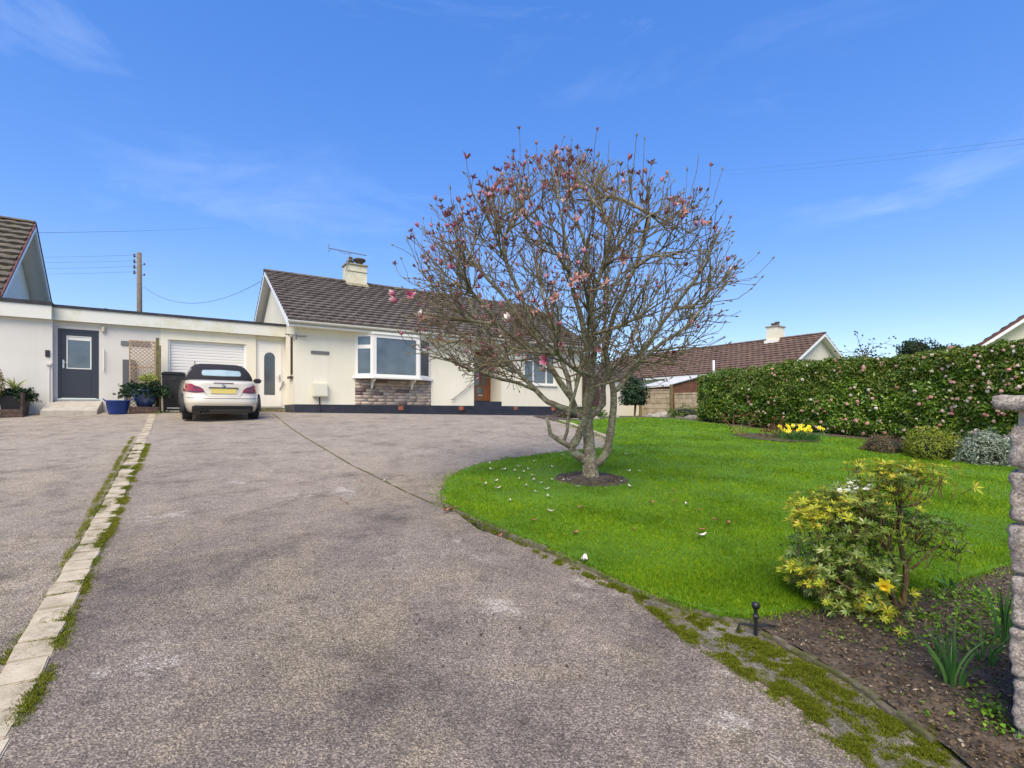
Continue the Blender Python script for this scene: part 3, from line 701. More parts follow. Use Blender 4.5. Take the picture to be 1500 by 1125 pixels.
MB().box(wr[0]-.06,wr[1]+.06,-.07,.06,wr[2]-.06,wr[2]-.004).build('sill',M['trim'],wo,bevel=.005)
wo=window(H,.30,.62,1.17,2.34,-.01,[(0,1,0,1)],axis='y',fw=.04,gl='glass_dark',fr='darkwood')
MB().box(-.09,0.0,.24,.70,1.06,1.12).build('sill',M['darkwood'],wo,bevel=.004)
# hanging basket bracket at the corner
hb=MB(); hb.tube([(-.01,.10,2.33),(-.28,-.06,2.33)],.016,6); hb.tube([(-.01,.1,2.2),(-.2,-.02,2.32)],.01,5); hb.box(-.012,.0,.07,.13,2.15,2.38)
hb.tube([(.03,-.01,2.30),(.30,-.16,2.30)],.018,6); hb.box(.01,.05,-.012,0,2.2,2.36)
hb.build('basket_bracket',M['galv'],H)

# TV aerial
ae=thing('tv_aerial','spindly metal television aerial strapped to the cream chimney','aerial',LW(cx0-.02,3.5,5.4),A,scale=S)
m1=MB(); m1.tube([(-.05,0,0),(.02,-.02,.35),(.10,0,.68)],.014,6); m1.build('mast',M['galv'],ae)
ax=cx0-.02; bl=Vector((tx(481,3.5)-ax,0,te(363.5,tx(481,3.5),3.5)-5.4)); br=Vector((tx(537,3.5)-ax,0,te(374.5,tx(537,3.5),3.5)-5.4))
m1=MB(); m1.tube([bl,br],.014,6); m1.tube([bl.lerp(br,.27)-Vector((0,0,.05)),bl.lerp(br,.42)-Vector((0,0,.09)),bl.lerp(br,.6)-Vector((0,0,.04))],.008,5); m1.build('boom',M['galv'],ae)
m1=MB()
for i in range(16):
    p=bl.lerp(br,.08+.9*i/15); m1.tube([p+Vector((0,-.12,0)),p+Vector((0,.12,0))],.006,5)
m1.tube([bl+Vector((.02,0,-.14)),bl+Vector((.02,0,.16))],.010,5)
for s in (-1,1): m1.tube([bl+Vector((.03,-.18,.1*s)),bl+Vector((.03,.18,.1*s))],.008,5)
m1.build('elements',M['galv'],ae)

# ------------------------------------------------------------------ garage link and neighbour annexe
GY=1.48; FB,FT=2.43,2.76
G=thing('garage','flat roofed cream garage with white roller door behind the parked car','garage',HLOC,A,scale=S)
gx0,gx1=tx(246,GY),tx(360.5,GY); xs_=tx(235,GY); xd=tx(375,GY)
mb=MB(); holed(mb,xs_,xd,-.5,FB,GY,GY+.25,[(gx0,gx1,-.5,2.13)])
mb.box(xd,0,GY+.10,GY+.3,2.28,FB); mb.build('wall',M['cream'],G)
g=MB(); nsl=24; z=.06
vs=[];fs=[]
while z<2.13:
    h=.0865; a=z; 
    for (zz,yy) in ((a,.0),(a+.012,-.014),(a+h-.02,-.014),(a+h-.004,0)): vs+= [(gx0,GY+.12+yy,min(zz,2.13)),(gx1,GY+.12+yy,min(zz,2.13))]
    z+=h
for i in range(len(vs)//2-1): fs.append((2*i,2*i+1,2*i+3,2*i+2))
g.add(vs,fs); gd=g.build('garage_door',M['upvc'],G)
for a_ in (gx0,gx1-.05): MB().box(a_,a_+.05,GY+.05,GY+.10,.02,2.1299).build('guide_rail',M['fascia_clean'],gd)
MB().tube([((gx0+gx1)/2-.35,GY+.09,1.35),((gx0+gx1)/2-.35,GY+.06,1.35),((gx0+gx1)/2-.35,GY+.06,1.55)],.012,6).build('handle',M['galv'],gd)
# white side door
dy=GY+.08
sd=MB(); sd.box(xd,-.003,dy,dy+.06,.16,2.28); so=sd.build('side_door',M['upvc'],G)
mm=MB(); d0,d1=xd+.10,-.10; holed(mm,d0,d1,.2,2.2,dy-.03,dy,[(d0+.14,d0+.46,.57,1.95)]); mm.build('leaf',M['upvc'],so,bevel=.004)
mm=MB(); xa,xb=d0+.145,d0+.455; pts=[(xa,.575),(xb,.575),(xb,1.78)]+[((xa+xb)/2+(xb-xa)/2*math.cos(t),1.78+.15*math.sin(t)) for t in np.linspace(0,PI,9)[1:-1]]+[(xa,1.78)]
mm.prism(pts,dy-.022,dy-.012,'y'); mm.build('pane',M['glass_dark'],so)
mm=MB(); pts2=[(xa-.01,1.96),(xa-.01,1.78)]+[((xa+xb)/2-(xb-xa)/2*1.0*math.cos(t),1.78+.15*math.sin(t)) for t in np.linspace(0,PI,13)]+[(xb+.01,1.78),(xb+.01,1.96)]
mm.prism(pts2,dy-.03,dy-.006,'y'); mm.build('arched_head',M['upvc'],so)
handle(so,d1-.06,dy-.03,1.12,-1); MB().obox((d1-.0,dy-.04,.88),.03,.03,.3,(0,.4,0)).build('lock_chain',M['galv'],so)
MB().box(xd,0,GY-.18,GY+.1,-.3,.14).build('door_step',M['edging'],G,bevel=.01)
mb=MB(); mb.box(xs_+.002,.0-.01,GY-.15,GY-.12,FB-.0,FT); mb.box(xs_,-.01,GY-.12,GY+.28,FB+.002,FB+.02); mb.build('fascia',M['fascia'],G)
mb=MB(); mb.box(xs_+.002,-.01,GY-.18,7.6,FT,FT+.07); mb.build('flat_roof',M['felt'],G)
# neighbour annexe (white)
N=thing('annexe','flat roofed white annexe with dark grey half glazed door','annexe',HLOC,A,scale=S)
xw0=tx(79,GY); da,db=tx(84.5,GY),tx(145,GY); XL=-9.2
mb=MB(); holed(mb,xw0,xs_-.002,-.5,FB,GY,GY+.25,[(da,db,.36,2.24)]); mb.box(XL,xw0+.0,GY-.22,GY+.25,-.5,FB); mb.build('wall',M['white_render'],N)
mb=MB(); mb.box(xw0+.0,xs_,GY-.15,GY-.12,FB,FT); mb.box(XL,xw0,GY-.36,GY-.33,FB-.02,FT+.0); mb.box(xw0-.03,xw0,GY-.33,GY-.121,FB-.02,FT); mb.box(XL,xs_,GY-.12,GY+.28,FB+.002,FB+.02); mb.box(XL,xw0-.03,GY-.33,GY-.12,FB-.01,FB+.01); mb.build('fascia',M['fascia'],N)
mb=MB(); mb.box(xw0,xs_,GY-.18,7.6,FT,FT+.07); mb.box(XL,xw0+.01,GY-.39,7.6,FT+.003,FT+.095); mb.build('flat_roof',M['felt'],N)
do=MB(); holed(do,da+.002,db-.002,.39,2.238,GY+.02,GY+.09,[(da+.062,db-.062,.39,2.178)]); dd=do.build('door',M['ashdoor'],N)
w0,w1=da+.064,db-.064; mm=MB(); holed(mm,w0,w1,.40,2.176,GY+.035,GY+.08,[(w0+.11,w1-.10,1.18,2.06)]); mm.box(w0+.10,w1-.10,GY+.028,GY+.036,.50,1.08); mm.build('leaf',M['ashdoor'],dd,bevel=.003)
mm=MB(); holed(mm,w0+.11,w1-.10,1.18,2.06,GY+.03,GY+.06,[(w0+.135,w1-.125,1.205,2.035)]); mm.build('glazing_bead',M['upvc'],dd)
MB().box(w0+.12,w1-.11,GY+.052,GY+.058,1.19,2.05).build('pane',M['glass'],dd)
MB().box(w0+.14,w1-.13,GY+.046,GY+.052,1.95,2.03).build('blind',M['soffit'],dd)
handle(dd,w0+.05,GY+.03,1.30,1,'steel')
MB().box(da,db,GY-.03,GY+.02,.34,.385).build('threshold',M['steel'],dd)
# ramp
rx0,rx1=tx(72,GY),tx(150,GY); rb0,rb1=tx(60,.55),tx(143,.55)
v=[(rx0,GY-.0,.335),(rx1,GY-.0,.335),(rb1,.45,.06),(rb0,.45,.06),(rx0,GY,-.3),(rx1,GY,-.3),(rb1,.45,-.3),(rb0,.45,-.3)]
rp=thing('ramp','short concrete ramp sloping up to the dark grey door','ramp',HLOC,A,scale=S)
MB().add(v,[(0,1,2,3),(4,7,6,5),(0,4,5,1),(1,5,6,2),(2,6,7,3),(3,7,4,0)]).build('slope',M['concrete_slab'],rp,bevel=.01)
# fittings on the white wall
l=MB(); lx0=tx(151.5,GY); l.box(lx0-.04,lx0+.04,GY-.10,GY-.002,2.20,2.36); lo=l.build('wall_lamp',M['lamp'],N,bevel=.02)
MB().tube([(tx(152,GY),GY-.05,1.15),(tx(152,GY),GY-.05,1.75)],.016,8).tube([(tx(152,GY),GY-.05,1.2),(tx(152,GY),GY,1.2)],.01,6).tube([(tx(152,GY),GY-.05,1.7),(tx(152,GY),GY,1.7)],.01,6).build('grab_rail',M['upvc'],N)
x=tx(73,GY-.22); MB().box(xw0-.14,xw0-.05,GY-.25,GY-.222,1.45,1.62).build('key_safe',M['iron'],N,bevel=.005)
MB().box(xw0-.12,xw0-.02,GY-.28,GY-.222,1.24,1.29).tube([(xw0-.06,GY-.24,1.24),(xw0-.06,GY-.24,.2)],.012,6).build('waste_pipe',M['white_render'],N)
x=tx(177,GY); MB().box(x,x+.68,GY-.03,GY-.003,te(505.5,x,GY),te(505.5,x,GY)+.12).build('name_plate',M['plaque'],N,bevel=.004)
x=tx(180,GY); MB().box(x,x+.28,GY-.14,GY-.003,.62,te(527,x,GY)).build('meter_box',M['meterdark'],N,bevel=.01)
MB().box(x+.03,x+.1,GY-.06,GY-.003,-.1,.62).build('meter_conduit',M['meterdark'],N)
x=tx(155,3); MB().lathe([(.09,FT+.05),(.09,FT+.2),(.13,FT+.22),(.13,FT+.28),(.05,FT+.34)],(x,3.0,0),14).build('roof_vent',M['iron'],N,smooth=False)

# ------------------------------------------------------------------ left neighbour house
NH=thing('bungalow','white bungalow gable at the far left with mossy brown tiled roof','bungalow',HLOC,A,scale=S)
ny=1.2; nry=5.5; nez,nrz=2.86,5.97; xg=tx(0,ny)-.02; xl=xg-9
rf=tiles(xl,xg,(ny,nez),(nry,nrz),gauge=.37,amp=.03,lap=.075,wave=.18).build('roof',M['tile_left'],NH)
tiles(xl,xg,(2*nry-ny,nez),(nry,nrz),gauge=.30).build('rear_slope',M['tile_left'],rf)
ridge_tiles(xl,xg+.02,nry,nrz+.05).build('ridge_tile',M['tile_left'],rf)
mb=MB()
for sgn in (1,-1):
    y0_=nry-sgn*(nry-ny); mb.prism([(y0_,nez-.02),(nry,nrz-.02),(nry,nrz+.05),(y0_,nez+.05)],xg+.003,xg+.05)
mb.build('verge',M['verge'],rf)
mb=MB()
for sgn in (1,-1):
    y0_=nry-sgn*(nry-ny); mb.prism([(y0_,nez-.20),(nry,nrz-.22),(nry,nrz-.021),(y0_,nez-.021)],xg-.03,xg+.03)
mb.build('bargeboard',M['fascia_clean'],rf)
mb=MB(); mb.prism([(ny,nez-.05),(nry,nrz-.05),(2*nry-ny,nez-.05),(2*nry-ny,nez-.10),(nry,nrz-.11),(ny,nez-.10)],xl,xg-.032); mb.build('roof_deck',M['soffit'],rf)
mb=MB(); mb.prism([(ny+.45,-.5),(2*nry-ny-.45,-.5),(2*nry-ny-.45,nez+.18),(nry,nrz-.14),(ny+.45,nez+.18)],xg-.75,xg-.5); mb.box(xl,xg-.75,ny+.45,ny+.7,-.5,nez-.1); mb.build('wall',mat('gable_white_paint',(.78,.75,.68),(.84,.81,.74),2,.9,.3,45),NH)

# ------------------------------------------------------------------ outbuilding and gate beyond the house
OB=thing('outbuilding','low cream outbuilding wall beyond the house behind the magnolia trunk','outbuilding',HLOC,A,scale=S)
oy=2.2; ox0,ox1=tx(875,oy),tx(937,oy); zt=te(556,ox0,oy)
mb=MB(); mb.box(ox0,ox1,oy,oy+4,-.6,zt); mb.prism([(oy,zt),(oy+4,zt),(oy+2,zt+.9)],ox0,ox1); mb.build('wall',M['cream'],OB)
mb=tiles(ox0-.15,ox1+.15,(oy-.15,zt+.02),(oy+2,zt+1.0)); mb.build('roof',M['tile'],OB)
tiles(ox0-.15,ox1+.15,(oy+4.15,zt+.02),(oy+2,zt+1.0)).build('roof',M['tile'],OB)
GT=thing('side_gate','tall brown timber side gate between house and outbuilding','gate',HLOC,A,scale=S)
gy=2.0; ga,gb=XR+.1,ox0-.02; mb=MB(); n=int((gb-ga)/.14)
for i in range(n): a=ga+(gb-ga)*i/n; mb.box(a+.004,a+(gb-ga)/n-.004,gy,gy+.03,-.4,1.75+.004*(i%2))
mb.build('boards',M['darkwood'],GT); MB().box(ga,gb,gy+.03,gy+.07,.2,.3).box(ga,gb,gy+.03,gy+.07,1.4,1.5).build('rail',M['darkwood'],GT)
MB().box(ga-.1,ga,gy-.02,gy+.09,-.4,1.9).build('gate_post',M['darkwood'],GT)

# ------------------------------------------------------------------ red roofed bungalow to the right
RL=(13.63,26.2,CZ)
RB=thing('bungalow','distant bungalow with long red brown roof behind fence and hedge','bungalow',RL,A)
W_=6.4; Lr=15.0; ez,rz_=2.22,4.18
rf=tiles(-.35,Lr,(-.3,ez),(W_/2,rz_),gauge=.30,wave=.17,axis='y').build('roof',M['tile_red'],RB)
tiles(-.35,Lr,(W_+.3,ez),(W_/2,rz_),gauge=.30,axis='y').build('rear_slope',M['tile_red'],rf)
ridge_tiles(-.37,Lr,W_/2,rz_+.05,'y').build('ridge_tile',M['tile_red'],rf)
mb=MB(); mb.prism([(-.3,ez-.16),(W_/2,rz_-.14),(W_/2,rz_-.01),(-.3,ez-.01)],-.36,-.32,'y'); mb.prism([(W_+.3,ez-.16),(W_/2,rz_-.14),(W_/2,rz_-.01),(W_+.3,ez-.01)],-.36,-.32,'y'); mb.build('bargeboard',M['fascia_clean'],rf)
mb=MB(); mb.prism([(-.3,ez-.06),(W_/2,rz_-.06),(W_+.3,ez-.06),(W_+.3,ez-.11),(W_/2,rz_-.12),(-.3,ez-.11)],-.315,Lr,'y'); mb.build('roof_deck',M['soffit'],rf)
mb=MB(); mb.prism([(0,-.6),(W_,-.6),(W_,ez),(W_/2,rz_-.14),(0,ez)],0,Lr-.3,'y'); mb.build('wall',M['cream'],RB)
mb=MB(); mb.box(-.36,-.28,-.34,Lr,ez-.13,ez-.03); mb.build('gutter',M['fascia_clean'],rf)
chy=2.35; ch=MB().box(W_/2-.42,W_/2+.42,chy-.3,chy+.3,3.9,4.86).build('chimney',M['cream'],rf)
MB().box(W_/2-.47,W_/2+.47,chy-.35,chy+.35,4.86,4.92).build('capping',M['slabstone'],ch)
MB().box(W_/2-.52,W_/2+.50,chy-.38,chy+.38,3.85,4.12).build('flashing',M['soffit'],ch)
for dx,h in ((-.2,5.08),(.18,5.2)): MB().lathe([(.12,4.92),(.10,h-.06),(.14,h-.05),(.14,h)],(W_/2+dx,chy,0),12).build('chimney_pot',M['pot'],ch)
# lean-to with pale roof in front of it
la,lb_=at(936,566,29),at(1030,554,24.5)
d=(lb_-la); d.z=0; ang=math.atan2(d.y,d.x); L_=d.length
LN=thing('lean_to','low lean to with pale corrugated roof and white gutter behind the fence','lean-to',(la.x,la.y,CZ),ang)
z_a=1.45; vs=[];fs=[]
nu=60
for i in range(nu+1):
    u=L_*i/nu; w=.02*math.sin(i*PI/1.0+ (i%2)*PI/2)
    lift=max(0,(u/L_-.55))*.9
    vs+=[(u,0,z_a+w*.6+lift*.75),(u,2.2,z_a+.55+w*.6+lift*.3)]
for i in range(nu): fs.append((2*i,2*i+2,2*i+3,2*i+1))
MB().add(vs,fs).build('roof',mat('fibre_cement',(.42,.43,.43),(.55,.56,.55),3,.8),LN)
MB().box(0,L_*.52,-.10,-.01,z_a-.10,z_a-.01).build('gutter',M['fascia_clean'],LN)
MB().box(.05,L_-.05,.1,.2,-1,z_a-.03).prism([(L_*.5,z_a-.03),(L_,z_a-.03),(L_,z_a+.24)],.1,.2,'y').build('wall',mat('brown_boards',(.16,.07,.035),(.24,.11,.06),5,.85),LN)
MB().tube([(L_*.86,1.2,z_a+.3),(L_*.88,1.2,z_a+.6),(L_*.88,1.2,z_a+1.1)],.05,8).build('flue',M['fascia_clean'],LN,smooth=True)

# ------------------------------------------------------------------ far right bungalow
FR=thing('bungalow','cream gable with dark brown verge rising above the hedge at the far right','bungalow',(18.2,20.9,CZ),R(-38))
mb=MB(); fw,fe,frz=8.0,2.35,5.55
mb.prism([(0,-1),(fw,-1),(fw,fe),(fw/2,frz-.15),(0,fe)],0,8,'y'); mb.build('wall',M['cream'],FR)
rf=tiles(-.5,8.3,(-.5,fe-.28),(fw/2,frz),gauge=.3,axis='y').build('roof',M['tile_red'],FR)
tiles(-.5,8.3,(fw+.5,fe-.28),(fw/2,frz),gauge=.3,axis='y').build('rear_slope',M['tile_red'],rf)
for sgn in (0,1):
    a=-.5 if sgn==0 else fw+.5
    MB().prism([(a,fe-.36),(fw/2,frz-.09),(fw/2,frz+.03),(a,fe-.24)],-.53,-.47,'y').build('verge',M['verge'],rf)
    MB().prism([(a,fe-.50),(fw/2,frz-.23),(fw/2,frz-.095),(a,fe-.365)],-.52,-.48,'y').build('bargeboard',M['fascia_clean'],rf)
MB().prism([(-.5,fe-.40),(fw/2,frz-.12),(fw+.5,fe-.40),(fw+.5,fe-.35),(fw/2,frz-.06),(-.5,fe-.35)],-.46,8.2,'y').build('roof_deck',M['soffit'],rf)

# ------------------------------------------------------------------ fence
FN=thing('fence','weathered pale timber fence panels at the back of the lawn','fence',(0,0,0),0)
def fpanel(px0,px1,py_top,D0,D1,n):
    a=at(px0,py_top,D0); b=at(px1,py_top,D1); b.z=a.z; d=b-a; L=d.length; d/=L; q=Vector((-d.y,d.x,0)); zb=CZ-.5; mb=MB()
    def bx(u0,u1,v0,v1,z0,z1):
        t=MB().box(u0,u1,v0,v1,z0,z1); mb.add([a+d*v[0]+q*v[1]+Vector((0,0,v[2]-a.z)) for v in t.v],t.f)
    z=zb
    while z<a.z-.1:
        bx(.05,L-.05,-.008-.012*(round(z/.122)%2),.02,z,z+.128); z+=.122
    bx(.03,L-.03,-.03,.03,a.z-.05,a.z)
    for i in range(n+1): bx(max(.02,L*i/n-.02),min(L-.02,L*i/n+.02),-.035,-.012,zb,a.z-.051)
    mb.build('panel',M['fence'],FN)
    return a,b
a,b=fpanel(938,983,571,26.5,25.6,2)
a2,b2=fpanel(987,1032,576.5,25.5,24.5,3)
for p,h in ((a,1.26),(b,1.38),(b2,1.1)): MB().box(p.x-.06,p.x+.06,p.y-.08,p.y+.04,CZ-.6,CZ+h).build('post',M['post'],FN)

# ------------------------------------------------------------------ utility pole and wires
pp=at(205,605,30); PZ=gh(pp.x,pp.y)-.05
UP=thing('utility_pole','brown wooden utility pole rising behind the flat garage roof','utility pole',(pp.x,pp.y,PZ))
MB().tube([(0,0,0),(-.02,0,5),(-.04,0,CZ+9.15-PZ)],[.16,.14,.12],10).build('pole',mat('pole_wood',(.13,.10,.075),(.2,.16,.12),10,.9),UP,smooth=True)
wires=[]
for i,y in enumerate((373.5,382,390,398)):
    z=CZ+(605-y)/770*30-PZ
    MB().lathe([(.02,-.14),(.05,-.12),(.06,-.04),(.035,0),(.055,.04),(.02,.08)],(-.32,0,z),8).tube([(-.1,0,z-.05),(-.32,0,z-.1)],.015,5).build('insulator',M['pot'],UP)
    wires.append(Vector((pp.x-.32,pp.y,z+PZ)))
for z in (8.9,8.3): MB().lathe([(.03,-.06),(.05,0),(.03,.06)],(.25,0,z-PZ+CZ-.4),8).tube([(0,0,z-PZ+CZ-.45),(.25,0,z-PZ+CZ-.45)],.015,5).build('insulator',M['pot'],UP)
wm=mat('wire',(.10,.11,.13),rough=.6)
def wire(a,b,sag,r,label,group=None):
    pts=[a.lerp(b,i/24)+Vector((0,0,-sag*4*(i/24)*(1-i/24))) for i in range(25)]
    return tag(MB().tube(pts,r,4).build('overhead_wire',wm),label,'wire',group)
nm=['topmost','second','third','lowest']
for w,n_,yy in zip(wires,nm,(376,383,393,401)): wire(w,at(-60,yy-2,48),.15,.008,f'{n_} of the four thin wires running left from the utility pole','wires running left from the utility pole')
wire(at(384,411,20),Vector((pp.x+.2,pp.y,CZ+7.2)),.9,.010,'sagging cable from the main bungalow gable to the utility pole')
wire(at(56,341,16.5),at(330,332,60),.1,.006,'faint wire leaving the apex of the left gable roof')
wire(at(1040,250,60),at(1560,196,22),.25,.005,'upper of two faint wires crossing the sky at the right','wires crossing the sky at the right')
wire(at(1040,257,60),at(1560,203,22),.25,.005,'lower of two faint wires crossing the sky at the right','wires crossing the sky at the right')

# ------------------------------------------------------------------ trellis, bins, pots by the garage
ty=.95
xa,xb=tx(189,ty),tx(228,ty); TR=hthing('trellis','tan diamond trellis panel standing behind the blue glazed pot','trellis',(xa+xb)/2,ty)
w=(xb-xa)*S/2; zb_=-.0; zt_=(te(498,xa,ty))*S+CZ-TR.location.z
mb=MB(); mb.box(-w,-w+.035,-.015,.015,zb_,zt_); mb.box(w-.035,w,-.015,.015,zb_,zt_); mb.box(-w+.035,w-.035,-.015,.015,zt_-.035,zt_); mb.box(-w+.035,w-.035,-.015,.015,zb_,zb_+.035); mb.box(-w+.035,w-.035,-.013,.013,zt_*.62,zt_*.62+.03); mb.build('frame',M['trellis'],TR)
mb=MB(); s_=.105
for sg,yo in ((1,-.008),(-1,.004)):
    c=-zt_-2*w
    while c<zt_+2*w:
        pts=[]
        # line z = sg*x + c clipped to panel
        x0,x1=-w+.01,w-.01; z0,z1=sg*x0+c,sg*x1+c
        def clip(x0,z0,x1,z1):
            t0,t1=0,1
            for lo,hi,p,q in ((zb_,zt_,z0,z1),):
                dd=q-p
                ta,tb=(lo-p)/dd,(hi-p)/dd
                if ta>tb: ta,tb=tb,ta
                t0,t1=max(t0,ta),min(t1,tb)
            return (t0,t1) if t1>t0 else None
        r_=clip(x0,z0,x1,z1)
        if r_:
            a_=(x0+(x1-x0)*r_[0],z0+(z1-z0)*r_[0]); b_=(x0+(x1-x0)*r_[1],z0+(z1-z0)*r_[1])
            L=math.hypot(b_[0]-a_[0],b_[1]-a_[1])
            if L>.03: mb.obox(((a_[0]+b_[0])/2,yo,(a_[1]+b_[1])/2),L,.010,.020,(0,-math.atan2(b_[1]-a_[1],b_[0]-a_[0]),0))
        c+=s_
mb.build('lattice',M['trellis'],TR)
px_=tx(231.5,ty); PO=hthing('timber_post','mossy square timber post at the right edge of the trellis','post',px_,ty)
MB().box(-.055,.03,-.05,.05,-.1,te(495,px_,ty)*S+CZ-PO.location.z).build('upright',M['post'],PO,bevel=.005)
MB().box(.033,.075,-.04,.04,-.1,te(506,px_,ty)*S+CZ-PO.location.z).build('side_batten',M['oldtimber'],PO,bevel=.004)
# blue tub
bx_=tx(172.5,.35); BT=hthing('bucket','bright blue plastic tub bucket on the drive beside the ramp','bucket',bx_,.35)
mb=MB(); mb.lathe([(.20,0),(.215,.01),(.275,.36),(.285,.362),(.285,.38),(.262,.38),(.20,.03),(.02,.025)],(0,0,0),28); mb.build('tub',M['bluepl'],BT,smooth=True)
for s in (-1,1): MB().tube([(s*.27,-.07,.36),(s*.31,-.06,.40),(s*.33,0,.42),(s*.31,.06,.40),(s*.27,.07,.36)],.014,6).build('handle',M['bluepl'],BT,smooth=True)
# crate and glazed pot
cxp=tx(212,.55); CR=hthing('planter_crate','low dark brown timber crate under the blue glazed pot','crate',cxp,.55)
mb=MB()
for i in range(2): mb.box(-.36,.36,-.30,-.27,.0+i*.09,.082+i*.09); mb.box(-.36,.36,.27,.30,.0+i*.09,.082+i*.09); mb.box(-.36,-.33,-.269,.269,.0+i*.09,.082+i*.09); mb.box(.33,.36,-.269,.269,.0+i*.09,.082+i*.09)
mb.box(-.33,.33,-.269,.269,.10,.165); mb.build('boards',M['darkwood'],CR)
crl=CR.location
GP=thing('plant_pot','blue glazed plant pot standing on the low brown crate','plant pot',(crl.x,crl.y,crl.z+.166),A)
MB().lathe([(.15,0),(.17,.01),(.27,.20),(.31,.36),(.30,.44),(.335,.46),(.335,.50),(.29,.50),(.27,.42),(.02,.40)],(0,0,0),28).build('vessel',M['glaze'],GP,smooth=True)
def foliage(name,label,cat,loc,mats,stem=None,group=None):
    o=thing(name,label,cat,loc,0,group)
    return o
def ell(n,c,r,shell=.5):
    d=unit(rng.normal(0,1,(n,3))); k=(shell+(1-shell)*rng.random((n,1)))**.6
    return np.array(c)+d*np.array(r)*k, d
def spray(n,c,r,L,W,seed=0):
    """drooping feathery conifer-like sprays from a centre"""
    parts=[]
    for i in range(n):
        a=random.uniform(0,2*PI); e=random.uniform(-.15,1.1); l=random.uniform(.6,1.1)
        d=Vector((math.cos(a)*math.cos(e)*r[0],math.sin(a)*math.cos(e)*r[1],math.sin(e)*r[2]))*l
        m=26; t=np.sort(rng.random(m))**.7; P=np.array(c)+t[:,None]*np.array(d)+np.stack([0*t,0*t,-.25*t*t*r[2]],1)+rng.normal(0,.018+.0*t[0],(m,3))
        N_=np.tile(np.array([0,0,1.]),(m,1)); parts.append(leaves(P,N_,L,W,jit=.9))
    return join(parts)
pl_=GP.location
PL=thing('potted_shrub','dark feathery evergreen filling the blue glazed pot by the trellis','shrub',(pl_.x,pl_.y,pl_.z+.40))
V,T3,rn=spray(190,(0,0,.02),(.78,.55,.50),.10,.032); fast('foliage',V,T3,M['conifer'],PL,rnd=rn)
P_,N_=ell(300,(.05,.12,.42),(.34,.2,.18),.2); V,T3,rn=leaves(P_,N_,.10,.03,jit=.8); fast('yellow_leaves',V,T3,M['variegated'],PL,rnd=rn)
MB().tube([(0,0,-.06),(0,0,.2),(.05,.05,.38)],[.02,.015,.006],6).build('stem',M['pstem'],PL)
# black bin
bxn=tx(254,.75); BN=hthing('wheelie_bin','black plastic bin between the timber post and the parked car','bin',bxn,.75)
bh=te(545,bxn,.75)*S+CZ-BN.location.z
MB().add([(-.25,-.24,.06),(.25,-.24,.06),(.25,.24,.06),(-.25,.24,.06),(-.29,-.30,bh-.09),(.29,-.30,bh-.09),(.29,.32,bh-.09),(-.29,.32,bh-.09)],[(0,3,2,1),(4,5,6,7),(0,1,5,4),(1,2,6,5),(2,3,7,6),(3,0,4,7)]).build('bin_body',M['bin'],BN,bevel=.02)
lid=MB().box(-.30,.30,-.33,.34,bh-.088,bh-.04).box(-.26,.26,-.27,.28,bh-.04,bh-.012).build('lid',M['bin'],BN,bevel=.012)
MB().tube([(-.28,.36,bh-.06),(.28,.36,bh-.06)],.016,6).build('handle',M['bin'],BN)
for s in (-1,1): MB().lathe([(.10,-.025),(.105,0),(.10,.025)],(s*.22,.25,.10),14,'x').build('wheel',M['rubber'],BN)
MB().box(-.16,.16,-.262,-.24,.10,.13).build('label_strip',M['soffit'],BN)
# left pots and boxes
lx_,ly_=tx(18,.55),.62; LB=hthing('planter_box','low dark reddish timber planter box at the far left edge','planter',lx_-.05,ly_-.25)
mb=MB(); mb.box(-.5,.32,-.22,.22,0,.10); mb.box(-.5,.32,-.22,.22,.104,.20); mb.build('boards',M['darkwood'],LB,bevel=.006)
PB=hthing('planter_board','upright brown board end beside the far left black planter','board',tx(35,.7),.72); MB().box(-.045,.045,-.25,.25,0,.60).build('panel',M['darkwood'],PB,bevel=.02)
LP=hthing('plant_pot','black square plant pot behind the low box at the far left','plant pot',lx_,ly_+.25); MB().add([(-.22,-.22,0),(.22,-.22,0),(.22,.22,0),(-.22,.22,0),(-.29,-.27,.52),(.27,-.27,.52),(.27,.27,.52),(-.29,.27,.52)],[(0,3,2,1),(4,5,6,7),(0,1,5,4),(1,2,6,5),(2,3,7,6),(3,0,4,7)]).build('vessel',M['bin'],LP,bevel=.02)
q=LP.location; PS=thing('potted_shrub','dark evergreen with yellow green straps in the far left black pot','shrub',(q.x,q.y,q.z+.5))
V,T3,rn=spray(110,(0,0,.0),(.60,.45,.36),.09,.03); fast('foliage',V,T3,M['conifer'],PS,rnd=rn)
V,T3,rn=straps((-.02,0,.1),46,.48,.03,.75); fast('yellow_leaves',V,T3,M['variegated'],PS,rnd=rn)
MB().tube([(0,0,-.05),(0,0,.12)],.02,6).build('stem',M['pstem'],PS)
LO=thing('shrub','sliver of ochre conifer at the left edge of the photo','shrub',LG(tx(-8,.6),.6)); P_,N_=ell(1200,(0,0,.85),(.20,.2,.45)); V,T3,rn=leaves(P_,N_,.05,.02); fast('foliage',V,T3,leafmat('ochre_leaf',[(0,(.14,.09,.02)),(1,(.3,.22,.04))]),LO,rnd=rn); MB().tube([(0,0,0),(0,0,.9)],.02,6).build('stem',M['pstem'],LO)
# weeds
def weed(px,py,n,r,h,label,m='weed'):
    p=gp(px,py); o=thing('weed',label,'weed',p)
    P_=np.stack([rng.normal(0,r*.5,n),rng.normal(0,r*.5,n),np.abs(rng.normal(0,h*.5,n))+.005],1)
    V,T3,rn=leaves(P_,np.tile(np.array([0,0,1.]),(n,1)),rng.uniform(.3,1,n)*min(.034,r*.35),rng.uniform(.3,1,n)*min(.022,r*.25),jit=.8); fast('foliage',V,T3,M[m],o,rnd=rn); return o
weed(231,605,160,.28,.09,'bright green weed tuft at the far end of the block kerb')

